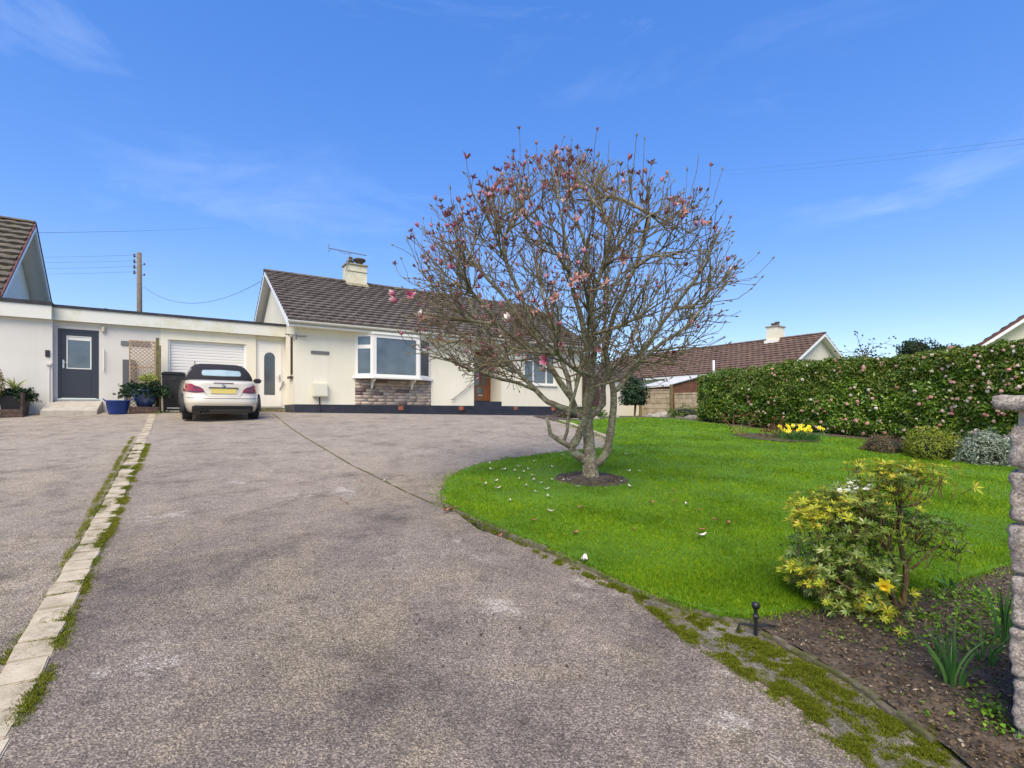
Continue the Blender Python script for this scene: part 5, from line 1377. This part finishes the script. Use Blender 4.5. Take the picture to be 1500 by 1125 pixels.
# far end cap leaves
def endcap(n):
    p,q,h=secs[0]; P_=[];N_=[]; d=(secs[1][0]-secs[0][0]).normalized()
    for _ in range(n):
        u=random.random()*1.2; z=random.random()*h; v=p+q*(.05+u)+Vector((0,0,z))-d*random.random()*.08+d*.0
        P_.append(tuple(v)); N_.append(tuple(-d))
    return np.array(P_)-ho,np.array(N_)
P1,N1=hs_sample(56000); P2,N2=endcap(3500); P1=np.concatenate([P1,P2]); N1=np.concatenate([N1,N2])
V,T3,rn=leaves(P1,N1,rng.uniform(.06,.10,len(P1)),rng.uniform(.032,.050,len(P1)),jit=.75,up=.25,fold=.12); fast('foliage',V,T3,M['hedge'],HG,rnd=rn)
# younger yellow green leaves, mostly towards the top
P_=[];N_=[]
while len(P_)<15000:
    s=(len(secs)-1)*random.random()**.85; a=random.random()*.86
    if a<.35 and random.random()<.75: continue
    p,nn=hpoint(s,a)
    if noise.noise(p*1.5)<-.05 and a<.5: continue
    P_.append(tuple(p+nn*random.uniform(-.02,.06))); N_.append(tuple(nn))
P1,N1=np.array(P_)-ho,np.array(N_)
V,T3,rn=leaves(P1,N1,.065,.03,jit=.8,up=.3); fast('young_foliage',V,T3,M['hedge_new'],HG,rnd=rn)
# blossoms: rounded clusters of petals
parts=[]; cnt=0
while cnt<360:
    s=(len(secs)-1)*random.random()**.8; a=random.random()*.78
    p,nn=hpoint(s,a)
    if random.random()> .25+.75*max(0,noise.noise(p*.8+Vector((3,1,0)))+.45): continue
    if s<4.6 and random.random()<.35: continue
    c=np.array(p+nn*.03)-ho; k=14; r=random.uniform(.022,.042); d=unit(rng.normal(0,1,(k,3))+np.array(nn)*1.2)
    v,t_,r_=leaves(c+d*r*.6,d,r*1.3,r*1.2,jit=.2,fold=.1); rr=min(1,max(0,random.random())); parts.append((v,t_,np.full(len(v),rr))); cnt+=1
V,T3,rn=join(parts); bo=fast('blossom',V,T3,M['blossom'],HG,rnd=rn); bo['kind']='stuff'

# bare sapling, evergreens behind the hedge
def bare(loc,h,sp,n,label,m='twig',leaf=None):
    o=thing('bare_sapling',label,'tree',loc); mb=MB(); mb.tube([(0,0,0),(.02,0,h*.5),(0,.02,h*.72)],[.04,.03,.02],6); ends=[]
    for i in range(n):
        a=random.uniform(0,2*PI); z=random.uniform(.45,.75)*h; d=Vector((math.cos(a),math.sin(a),random.uniform(.5,1.6))).normalized(); p=Vector((0,0,z)); pts=[p]
        for s in range(5): d=(d+Vector([random.gauss(0,.25) for _ in range(3)])).normalized(); p=p+d*sp/5; pts.append(p)
        mb.tube(pts,[.014,.011,.009,.007,.005,.003],4)
        for s in (2,3,4):
            q=(d+Vector([random.gauss(0,.7) for _ in range(3)])).normalized(); mb.tube([pts[s],pts[s]+q*sp*.25],[.006,.003],4); ends+=[pts[s]+q*sp*.25,p]
    mb.build('branches_or_core',M[m],o)
    if leaf:
        P_=np.array([tuple(e+Vector([random.gauss(0,.05) for _ in range(3)])) for e in ends]*3); V,T3,rn=leaves(P_,np.tile(np.array([0,0,1.]),(len(P_),1)),.07,.04,jit=1); fast('foliage',V,T3,M[leaf],o,rnd=rn)
    return o
b=at(1265,560,14.5); bare((b.x,b.y,gh(b.x,b.y)-.05),at(1265,485,14.5).z-gh(b.x,b.y)+.1,.8,16,'leafless sapling poking above the hedge beside the red roofed bungalow',leaf='evergreen')
def bush(name,label,cat,loc,r,n,L,W,m,z=.5,shell=.6,group=None,core=True,core_m='hedgecore'):
    o=thing(name,label,cat,loc,0,group); P_,N_=ell(n,(0,0,r[2]*z),r,shell)
    lump=np.array([noise.fractal(Vector(p)*4.5+Vector(loc),.8,2,4) for p in P_])[:,None]; P_=P_+N_*lump*.38*max(r)
    keep=P_[:,2]>-.03; P_,N_=P_[keep],N_[keep]
    V,T3,rn=leaves(P_,N_,L,W,jit=.7); fast('foliage',V,T3,M[m],o,rnd=rn)
    if core:
        mb=MB(); vs=[];fs=[];nn,mm_=12,16
        mb.lathe([(max(.01,.74*r[0]*math.sin(t)),r[2]*z-.74*r[2]*math.cos(t)) for t in np.linspace(.15,PI-.1,9)],(0,0,0),16); mb.v=[(v[0],v[1]*r[1]/r[0],max(v[2],-.02)) for v in mb.v]; mb.build('branches_or_core',M[core_m],o,smooth=True)  # solid inner core in the same shade-dark colour as the hedge core
    return o
for px,py,D,r,lb in ((1342,512,19,(.62,.5,.45),'dark round evergreen top peeping over the hedge near its middle'),(1385,512,20,(.5,.5,.3),'small dark evergreen top just right of the round one behind the hedge')):
    b=at(px,py,D); o=bush('evergreen_tree',lb,'tree',(b.x,b.y,b.z-.25),r,1500,.09,.05,'evergreen',z=.4); MB().tube([(0,0,-(b.z-gh(b.x,b.y))+.2),(0,0,.1)],.06,6).build('trunk',M['bark'],o)
# border shrubs by the hedge
g_=gp(1296,664); bush('heather_mound','low brownish heather mound, leftmost of the three by the hedge','shrub',tuple(g_),(.38,.32,.21),6500,.03,.012,'heather',z=.35)
g_=gp(1369,674); bush('golden_shrub','rounded yellow green mound between the heather and silver shrubs','shrub',tuple(g_),(.41,.34,.33),7000,.03,.018,'box',z=.45)
g_=gp(1447,682); bush('silver_shrub','silvery grey spiky shrub beside the granite gate pier','shrub',tuple(g_),(.36,.32,.36),5200,.055,.016,'silver',z=.42)
g_=gp(1350,652); weed(1345,655,60,.3,.15,'sparse grey green leaves between hedge and golden mound','silver')
# rose bushes
def rosebush(px,py,h,w,label):
    p=gp(px,py); o=thing('rose_bush',label,'shrub',p); mb=MB(); ends=[]
    for i in range(9):
        a=random.uniform(0,2*PI); d=Vector((math.cos(a)*.5,math.sin(a)*.5,1)).normalized(); q=Vector((d.x*.12,d.y*.12,0)); pts=[q]
        for s in range(5): d=(d+Vector([random.gauss(0,.15) for _ in range(3)])).normalized(); q=q+d*h/5; pts.append(q); ends+= [q] if s>1 else []
        mb.tube(pts,[.007,.006,.005,.004,.003,.002],5)
    mb.build('stems',M['rose'] if False else M['pstem'],o)
    P_=np.array([tuple(e+Vector([random.gauss(0,w) for _ in range(3)])) for e in ends]*16); V,T3,rn=leaves(P_,np.tile(np.array([0,0,1.]),(len(P_),1)),.05,.03,jit=1); fast('foliage',V,T3,M['rose'],o,rnd=rn)
rosebush(1088,641,.62,.09,'taller reddish rose bush in front of the hedge, left one')
rosebush(1127,644,.38,.07,'short reddish rose bush left of the far yellow daffodils')
rosebush(1146,645,.34,.06,'low twiggy rose bush touching the far yellow daffodils')
# island bed soil under them
isl=[gp(1070,640),gp(1100,646),gp(1150,651),gp(1200,651),gp(1195,644),gp(1150,640),gp(1100,637)]
sheet('border_soil_patch',[(p.x,p.y) for p in isl],M['soil'],.05,.2)
# daffodils
def daffodil(parent,p,d,s=1.):
    """flower head at p facing d"""
    q_=Vector(d).to_track_quat('Z','Y').to_matrix(); vs=[];fs=[]
    for k in range(6):
        a=PI/3*k; e=Vector((math.cos(a),math.sin(a),0)); f=Vector((-e.y,e.x,0)); b=len(vs)
        for t,w,z in ((.004,.004,0),(.018,.012,.002),(.032,.011,.004),(.044,.001,.001)): vs+=[p+q_@((e*t-f*w+Vector((0,0,z)))*s),p+q_@((e*t+f*w+Vector((0,0,z)))*s)]
        for i in range(3): fs.append((b+2*i,b+2*i+1,b+2*i+3,b+2*i+2))
    pet=MB().add(vs,fs); cup=MB(); m=MB().lathe([(.006,0),(.012,.012),(.014,.024),(.019,.030),(.017,.030),(.010,.014),(.004,.004)],(0,0,0),12)
    cup.add([p+q_@(Vector(v)*s) for v in m.v],m.f)
    return pet,cup
p=gp(1172,647); DC=thing('daffodil_clump','clump of yellow daffodils on the lawn edge in front of the hedge','daffodils',p)
V,T3,rn=straps((0,0,0),520,.24,.014,.8,base=.36); fast('leaves',V,T3,M['strap'],DC,rnd=rn)
for i in range(26):
    x,y=random.gauss(0,.17),random.gauss(0,.10); h=random.uniform(.20,.32); a=random.uniform(-2.6,-.5)
    pe,cu=daffodil(DC,Vector((x,y,h)),(math.cos(a),math.sin(a),.25),1.0); pe.add(cu.v,cu.f); fo_=pe.build('flower',M['daff'],DC); MB().tube([(x,y,0),(x,y,h)],.003,4).build('stalk',M['strap'],fo_)
# near daffodil
db=gp(1352,912); hd=at(1296,857,db.y-.12)
DF=thing('daffodil','single yellow daffodil leaning in front of the pieris bush','daffodil',db)
hp=hd-db; pts=[Vector((0,0,0)),Vector((hp.x*.25,hp.y*.3,hp.z*.45)),Vector((hp.x*.55,hp.y*.6,hp.z*.95)),Vector((hp.x*.85,hp.y*.9,hp.z*1.08)),hp+Vector((.012,.01,.004))]
MB().tube(pts,.0035,6).build('stem',mat('daffodil_stem',(.10,.16,.04)),DF,smooth=True)
pe,cu=daffodil(DF,hp,(-.5,-.55,-.15),.95); pe.build('petals',M['daff'],DF); cu.build('cup',M['daffc'],DF,smooth=True)
# strap leaf clumps in the bed
def clump(px,py,n,L,W,sp,label,droop=.5):
    p=gp(px,py); o=thing('bulb_clump',label,'bulb leaves',p); V,T3,rn=straps((0,0,0),n,L,W,sp,base=.045,droop=droop); fast('leaves',V,T3,M['strap'],o,rnd=rn); return o
clump(1395,1012,26,.30,.011,.45,'largest clump of narrow green daffodil leaves in the near bed')
clump(1372,985,9,.26,.010,.55,'few upright leaves just left of the largest leaf clump')
clump(1440,975,12,.22,.010,.5,'narrow green leaf clump right of the largest one')
clump(1470,945,14,.33,.010,.3,'tall narrow leaves against the granite gate pier')
clump(1395,868,9,.16,.02,.8,'small green tuft behind the pieris by the lawn edge')
# low green weeds in bed
for px,py,n,r,h,lb in ((1380,880,240,.14,.05,'pale green low leaves along the lawn side of the bed'),(1440,880,260,.16,.06,'bright green leafy patch beside the pier near the lawn'),(1450,1050,150,.07,.05,'bright green rounded leaves at the foot of the pier'),(1415,1040,90,.05,.04,'bright green leaves left of the pier foot'),(1470,1080,150,.08,.05,'lowest bright green leaf patch at the pier base'),(1325,972,22,.04,.03,'tiny seedling in the middle of the bare bed'),(1330,995,18,.03,.03,'tiniest seedling nearest the drive in the bed'),(1180,910,60,.04,.05,'small round green tuft under the left of the pieris'),(1345,905,160,.12,.04,'yellowish green leaves around the pieris stems'),(1430,935,160,.12,.05,'mid green leaves in the bed between pieris and pier'),(1250,905,70,.08,.03,'low leaves under the pieris bush'),(1360,930,190,.20,.05,'spreading green cover just behind the tallest bed leaves'),(1410,905,200,.2,.06,'dense leafy weeds between the pieris and the pier'),(1455,905,200,.16,.08,'tallest leafy weeds touching the side of the pier'),(1220,935,70,.10,.02,'scattered seedlings near the middle of the near bed'),(1290,965,90,.12,.02,'scattered seedlings on the drive side of the near bed'),(1350,1040,90,.10,.02,'scattered seedlings near the lower edge of the near bed'),(1300,925,200,.14,.03,'thin green seedlings in front of the pieris stems'),(1400,1000,90,.12,.02,'sparse green seedlings among the narrow bulb leaves')):
    weed(px,py,n,r,h,lb)
weed(1300,760,0+6,.01,.01,'one tiny clover leaf on the lawn left of the pieris top')
# litter
P_=[]
while len(P_)<7500:
    D=random.uniform(1.5,3.6); X=random.uniform(.5,1.15)*D
    if bin_(X,D): P_.append((X,D,gh(X,D)+.026+.022*noise.noise(Vector((X*7,D*7,0)))+.012*noise.noise(Vector((X*22,D*22,5)))+random.uniform(0,.008)))
P_=np.array(P_); V,T3,rn=leaves(P_,np.tile(np.array([0,0,1.]),(len(P_),1)),rng.uniform(.006,.024,len(P_)),rng.uniform(.004,.014,len(P_)),jit=.5,fold=.15); tag(fast('leaf_litter',V,T3,M['litter'],rnd=rn),kind='stuff')
P_=[]
while len(P_)<420:
    D=2.2/random.uniform(.15,1.)**.8; X=random.uniform(-.75,.35)*D
    if not lin(X,D): P_.append((X,D,gh(X,D)+.008))
P_=np.array(P_); V,T3,rn=leaves(P_,np.tile(np.array([0,0,1.]),(len(P_),1)),rng.uniform(.006,.022,len(P_)),rng.uniform(.004,.012,len(P_)),jit=.3); tag(fast('leaf_litter',V,T3,M['litter'],rnd=rn),kind='stuff')
P_=np.array([(treeb.x+.38*math.sqrt(random.random())*math.cos(a),treeb.y+.36*math.sqrt(random.random())*math.sin(a),0) for a in np.random.default_rng(1).random(700)*2*PI]); P_[:,2]=[gh(p[0],p[1])+.055+.02*noise.noise(Vector((p[0]*14,p[1]*14,0))) for p in P_]
V,T3,rn=leaves(P_,np.tile(np.array([0,0,1.]),(700,1)),rng.uniform(.01,.03,700),rng.uniform(.006,.015,700),jit=.5); tag(fast('leaf_litter',V,T3,M['litter'],rnd=rn),kind='stuff')
# stones at the back border
rockp=[(868,613,.25),(885,609,.2),(900,610,.22),(915,607,.22),(928,607,.3),(942,608,.42),(955,610,.3),(968,610,.45),(985,610,.35),(1000,611,.3),(1015,613,.3),(940,603,.3)]
rlab=['at the left end of the row','second from the left end of the row','behind the trunk base','left of the dark tree','under the dark tree','large, right of the dark tree','small, beneath the first fence panel','flat, beneath the first fence panel post','beneath the second fence panel','right of centre under the second fence panel','nearest the hedge end','upper one against the fence foot']
for (px,py,s),lb in zip(rockp,rlab):
    p=gp(px,py+2); b=bmesh.new(); bmesh.ops.create_icosphere(b,subdivisions=2,radius=.5)
    for v in b.verts: v.co*=1+.35*noise.noise(v.co*2.3+Vector((px,py,0)))
    for v in b.verts: v.co=Vector((v.co.x*s*1.5,v.co.y*s,v.co.z*s*.75))
    me=bpy.data.meshes.new('border_stone'); b.to_mesh(me); b.free(); me.materials.append(M['rock']); o=link('border_stone',me); o.location=(p.x,p.y,p.z+s*.12); tag(o,'buff border stone '+lb,'stone','stones edging the back border')
# dark tree by outbuilding, small conifer
b=at(928,568,24); o=bush('evergreen_tree','dark evergreen tree between the cream outbuilding and the fence','tree',(b.x,b.y,b.z-.75),(.60,.5,.85),5200,.13,.06,'conifer',z=.45,shell=.1,core=False); MB().tube([(0,0,-1.2),(.1,0,.1)],.05,6).build('trunk',M['twig'],o)
b=gp(949,606.5); o=bush('dwarf_conifer','small dark conical conifer in front of the first fence panel','shrub',(b.x,b.y,b.z),(.26,.25,.5),1600,.06,.025,'evergreen',z=.8)
b=gp(1003,613); bush('border_shrub','low mixed green shrub under the fence beside the hedge end','shrub',tuple(b),(.55,.4,.25),1600,.05,.03,'hedge_new')
b=gp(984,611); bush('border_shrub','tiny green shrub at the fence post','shrub',tuple(b),(.3,.25,.22),900,.05,.02,'hedge_new')
b=gp(866,611); bush('border_shrub','low dark green plants beside the brown gate','shrub',tuple(b),(.5,.35,.2),1000,.06,.03,'hedge')
b=gp(835,612); bush('border_shrub','low twiggy brown plant at the corner of the house','shrub',tuple(b),(.5,.3,.16),800,.06,.02,'heather')
b=gp(907,609); o=bush('daffodil_clump','distant yellow blooms against the cream outbuilding wall','daffodils',(b.x,b.y,b.z),(.26,.2,.34),300,.06,.04,'strap',core=False)
P_,N_=ell(200,(0,0,.42),(.26,.2,.13)); V,T3,rn=leaves(P_,N_,.07,.06); fast('flower_heads',V,T3,leafmat('far_daffodil',[(0,(.8,.6,.02)),(1,(.85,.7,.05))]),o,rnd=rn)

# ------------------------------------------------------------------ pieris bush (near right)
pb=gp(1318,893); PD=pb.y
PI_=thing('pieris_bush','yellow green pieris bush with reddish bare stems at the edge of the near bed','shrub',pb)
def pp_(px,py,dd=0):
    p=at(px,py,PD); return Vector((p.x,PD+dd,p.z))-pb
stems=[[(1322,893,0),(1325,868,0),(1328,835,.0),(1324,800,.02),(1320,775,.03),(1324,755,.03),(1328,735,.05),(1330,705,.08),(1322,690,.1)],
 [(1326,740,.03),(1340,725,.03),(1348,700,.02)],[(1328,745,.03),(1345,738,.0),(1358,722,-.03),(1366,708,-.04)],[(1324,755,.03),(1312,735,.0),(1302,712,-.02)],
 [(1327,840,0),(1340,822,-.03),(1352,805,-.05),(1362,795,-.06),(1372,790,-.06)],[(1328,835,0),(1345,820,.06),(1365,815,.1),(1385,812,.1)],
 [(1312,893,0),(1300,865,-.03),(1297,838,-.05),(1300,815,-.04),(1285,795,-.05),(1272,770,-.06),(1262,745,-.05)],[(1300,815,-.04),(1304,790,.0),(1310,770,.02),(1305,740,.05)],
 [(1308,893,.02),(1285,875,.1),(1262,850,.15),(1240,820,.15),(1222,790,.12)],[(1305,893,-.02),(1280,885,-.1),(1250,870,-.16),(1220,850,-.2),(1195,835,-.18)],
 [(1262,850,.15),(1235,840,.2),(1205,820,.2)],[(1240,820,.15),(1228,780,.0),(1215,752,-.05)],[(1272,770,-.06),(1250,745,-.1),(1235,725,-.1)],
 [(1330,900,0),(1345,904,-.03),(1300,897,-.12),(1278,893,-.15)],[(1305,790,.0),(1285,760,.12),(1270,720,.14)],[(1324,800,.02),(1340,785,.05),(1350,775,.06)],[(1320,775,.03),(1300,755,-.1),(1285,735,-.15)]]
mb=MB(); ends=[]
for s in stems:
    pts=[pp_(*p) for p in s]; fine=[]
    for a,b in zip(pts,pts[1:]):
        for i in range(4): q=a.lerp(b,i/4); fine.append(q+Vector((noise.noise(q*30),noise.noise(q*30+Vector((5,0,0))),0))*.006)
    fine.append(pts[-1]); k=len(fine); r0=.017 if len(s)>6 else .008
    mb.tube(fine,[r0*(1-.75*i/(k-1)) for i in range(k)],7)
# crown envelope of whorl positions: (px,py,rx,ry,n,kind)
blobs=[(1215,815,50,75,95,'g'),(1255,790,45,70,85,'g'),(1235,865,45,42,70,'g'),(1190,830,26,40,32,'g'),(1280,745,48,45,65,'g'),(1235,745,45,32,50,'g'),(1315,700,38,20,30,'g'),(1355,770,30,14,20,'g'),(1378,795,16,12,9,'g'),(1300,790,30,45,32,'g'),(1270,885,35,25,22,'g'),(1385,812,15,10,6,'g'),(1340,765,16,12,8,'g'),
 (1190,745,20,14,22,'y'),(1222,732,26,14,20,'y'),(1290,722,35,16,22,'y'),(1310,690,45,12,32,'y'),(1338,684,22,8,14,'y'),(1362,706,14,7,9,'y'),(1180,760,18,16,14,'y'),(1172,838,14,20,16,'y'),(1250,872,38,20,36,'y'),(1262,895,30,14,18,'y'),(1225,895,30,10,12,'y'),(1280,850,25,16,12,'y'),(1240,900,20,12,9,'y'),
 (1232,712,22,7,10,'w'),(1255,708,12,6,5,'w')]
parts={'g':[],'y':[],'w':[]}; tw=MB()
for (px,py,rx,ry,n,kd_) in blobs:
    for _ in range(int(n*2.9)) if kd_!='w' else range(int(n*.8)):
        a=random.uniform(0,2*PI); r=random.random()**.5; x=px+rx*r*math.cos(a); y=py+ry*r*math.sin(a); dd=random.gauss(0,.11) if kd_!='w' else random.gauss(-.05,.05)
        c=pp_(x,y,dd)
        if (c+pb).z<gh((c+pb).x,(c+pb).y)+.02: continue
        out=(c-pp_(1275,830)).normalized(); ax=(out*.6+Vector((0,0,.8))+Vector([random.gauss(0,.3) for _ in range(3)])).normalized()
        if _%3==0:
            tw.tube([c-ax*.07+Vector((random.gauss(0,.01),0,-.01)),c-ax*.03,c],.0022,4)
        k=8 if kd_=='g' else 8; L=random.uniform(.026,.046) if kd_!='w' else .022; W=L*.27 if kd_!='w' else .014
        q_=ax.to_track_quat('Z','Y').to_matrix(); tilt=random.uniform(.15,.7)
        for j in range(k):
            b=2*PI*j/k+random.uniform(-.3,.3); d=q_@Vector((math.cos(b),math.sin(b),tilt+random.uniform(-.2,.3))).normalized(); sN=q_@Vector((-math.sin(b),math.cos(b),0)); up=d.cross(sN)
            p0=c; p2=c+d*L; m1=c+d*L*.5
            parts[kd_].append((p0,m1-sN*W/2-up*W*.15,p2-Vector((0,0,L*.12)),m1+sN*W/2-up*W*.15))
mb.build('stems',M['pstem'],PI_,smooth=True); tw.build('twigs',M['pstem'],PI_)['kind']='stuff'
for kd_,mn,nm_ in (('g','pieris','foliage'),('y','pieris_y','young_foliage'),('w','pieris_w','flower_sprays')):
    V=np.array([[tuple(v) for v in q] for q in parts[kd_]]).reshape(-1,3); n=len(parts[kd_]); i=np.arange(n)[:,None]*4
    T3=np.concatenate([np.concatenate([i,i+1,i+2],1),np.concatenate([i,i+2,i+3],1)]); fast(nm_,V,T3,M[mn],PI_,rnd=np.repeat(rng.random(n),4))
# iron stake
p=gp(1107,932); IS=thing('iron_stake','small black iron stake with round knob at the corner of bed and lawn','garden stake',p)
MB().lathe([(.002,0),(.016,.004),(.021,.018),(.016,.032),(.004,.037)],(0,0,.135),12).build('knob',M['iron'],IS,smooth=True)
MB().tube([(0,0,-.05),(0,0,.14)],.009,8).lathe([(.010,.09),(.016,.10),(.010,.11)],(0,0,0),10).build('shaft',M['iron'],IS)
MB().tube([(-.09,0,.03),(-.08,0,.062),(-.04,.0,.058),(0,0,.05),(.06,0,.055),(.10,.01,.045)],.006,6).build('crossbar',M['iron'],IS)

# ------------------------------------------------------------------ granite gate pier
Dp=1.86; cpt=Vector(((1478-CX)/F*Dp,Dp,0)); gz=gh(cpt.x,cpt.y)-.08
GPi=thing('gate_pier','square pier of rough pinkish granite blocks with overhanging cap at right edge','pier',(cpt.x,cpt.y,gz),A)
cz=CZ-gz; zj=[HY- v for v in (1070,992,917,841,766,688,617)]; zj=[cz+v/F*Dp for v in zj]; zj=[zj[0]-.18]+zj
def rough(x0,x1,y0,y1,z0,z1,res=.018,amp=.009,rd=.022,seed=0,fr=16):
    """rock-faced block: subdivided box with noise and rounded arrises"""
    b=bmesh.new(); nx_,ny_,nz_=[max(2,int(v/res)) for v in (x1-x0,y1-y0,z1-z0)]
    def P(i,j,k):
        x,y,z=x0+(x1-x0)*i/nx_,y0+(y1-y0)*j/ny_,z0+(z1-z0)*k/nz_
        c=Vector((min(max(x,x0+rd),x1-rd),min(max(y,y0+rd),y1-rd),min(max(z,z0+rd),z1-rd))); d=Vector((x,y,z))-c
        if d.length>1e-6:
            v=c+d.normalized()*rd; nn_=d.normalized(); q=v*fr+Vector((seed,0,0))
            v+=nn_*(amp*noise.fractal(q,1,2,5)); return v
        return c
    cache={}
    def g(i,j,k):
        if (i,j,k) not in cache: cache[(i,j,k)]=b.verts.new(P(i,j,k))
        return cache[(i,j,k)]
    for i in range(nx_):
        for j in range(ny_):
            for k in (0,nz_): b.faces.new((g(i,j,k),g(i+1,j,k),g(i+1,j+1,k),g(i,j+1,k)))
    for i in range(nx_):
        for k in range(nz_):
            for j in (0,ny_): b.faces.new((g(i,j,k),g(i+1,j,k),g(i+1,j,k+1),g(i,j,k+1)))
    for j in range(ny_):
        for k in range(nz_):
            for i in (0,nx_): b.faces.new((g(i,j,k),g(i,j+1,k),g(i,j+1,k+1),g(i,j,k+1)))
    bmesh.ops.recalc_face_normals(b,faces=b.faces); me=bpy.data.meshes.new('b'); b.to_mesh(me); b.free(); v=[tuple(q.co) for q in me.vertices]; f=[tuple(q.vertices) for q in me.polygons]; bpy.data.meshes.remove(me); return v,f
mb=MB()
for i,(a,b) in enumerate(zip(zj,zj[1:])):
    v,f=rough(0+random.uniform(-.008,.008),.42,-.42,0+random.uniform(-.006,.006),a+.007,b-.008,seed=i*7.3,rd=.016,amp=.013,res=.009); mb.add(v,f)
mb.build('blocks',M['granite'],GPi,smooth=True)
MB().box(.020,.40,-.40,-.020,zj[0],zj[-1]+.06).build('mortar',M['mortar'],GPi)
v,f=rough(-.037,.457,-.457,.037,cz+(605-602)/F*Dp+.002,cz+(605-581)/F*Dp+.004,rd=.008,amp=.005,seed=99); MB().add(v,f).build('cap',M['granite'],GPi,smooth=True)

# ------------------------------------------------------------------ sky, sun, camera
w=bpy.data.worlds.new('World'); sc.world=w; w.use_nodes=True; nt=NT('',world=w); nt.co=None
EL,AZ=R(52),R(192)       # azimuth measured clockwise from +Y
bg=w.node_tree.nodes['Background']
sky=nt.n('ShaderNodeTexSky'); sky.sky_type='NISHITA'; sky.sun_disc=False; sky.sun_elevation=EL; sky.sun_rotation=AZ; sky.air_density=1.0; sky.dust_density=.3; sky.ozone_density=3.5
gm_=nt.n('ShaderNodeGamma',{0:sky.outputs[0],1:.52}).outputs[0]
hs_=nt.n('ShaderNodeHueSaturation',{'Color':gm_,'Saturation':1.88,'Value':2.3,'Hue':.522})
tc=nt.n('ShaderNodeTexCoord').outputs['Generated']
mp_=nt.n('ShaderNodeMapping',{'Vector':tc,'Scale':(1.8,1.8,6.5),'Rotation':(.06,.10,0),'Location':(4.1,1.7,.9)}).outputs[0]
cl=nt.ramp(nt.noise(1.5,8,.62,vec=mp_,dist=.5),[(.52,0.),(.88,.27)])
soft=nt.ramp(nt.noise(.9,3,.5,vec=mp_),[(.4,0.),(.7,1.)])
fac=nt.math('MULTIPLY',cl,soft)
mixc=nt.mix(fac,hs_.outputs[0],(6.5,7.2,8.2))
w.node_tree.links.new(mixc,bg.inputs[0]); bg.inputs[1].default_value=.12
sun=bpy.data.lights.new('sun','SUN'); sun.energy=3.2; sun.angle=R(48); sun.color=(1,.89,.70)
so_=bpy.data.objects.new('sun',sun); col.objects.link(so_)
sd_=Vector((math.sin(AZ)*math.cos(EL),math.cos(AZ)*math.cos(EL),math.sin(EL))); so_.rotation_euler=sd_.to_track_quat('Z','Y').to_euler()
cam=bpy.data.cameras.new('camera'); cam.lens=36*F/1500; cam.sensor_width=36; cam.shift_y=(HY-562.5)/1500; cam.clip_end=3000; cam.clip_start=.05
co_=bpy.data.objects.new('camera',cam); col.objects.link(co_); co_.location=(0,0,CZ); co_.rotation_euler=(PI/2,0,0); sc.camera=co_
sc.view_settings.view_transform='Standard'; sc.view_settings.look='None'; sc.view_settings.exposure=.78; sc.view_settings.gamma=1
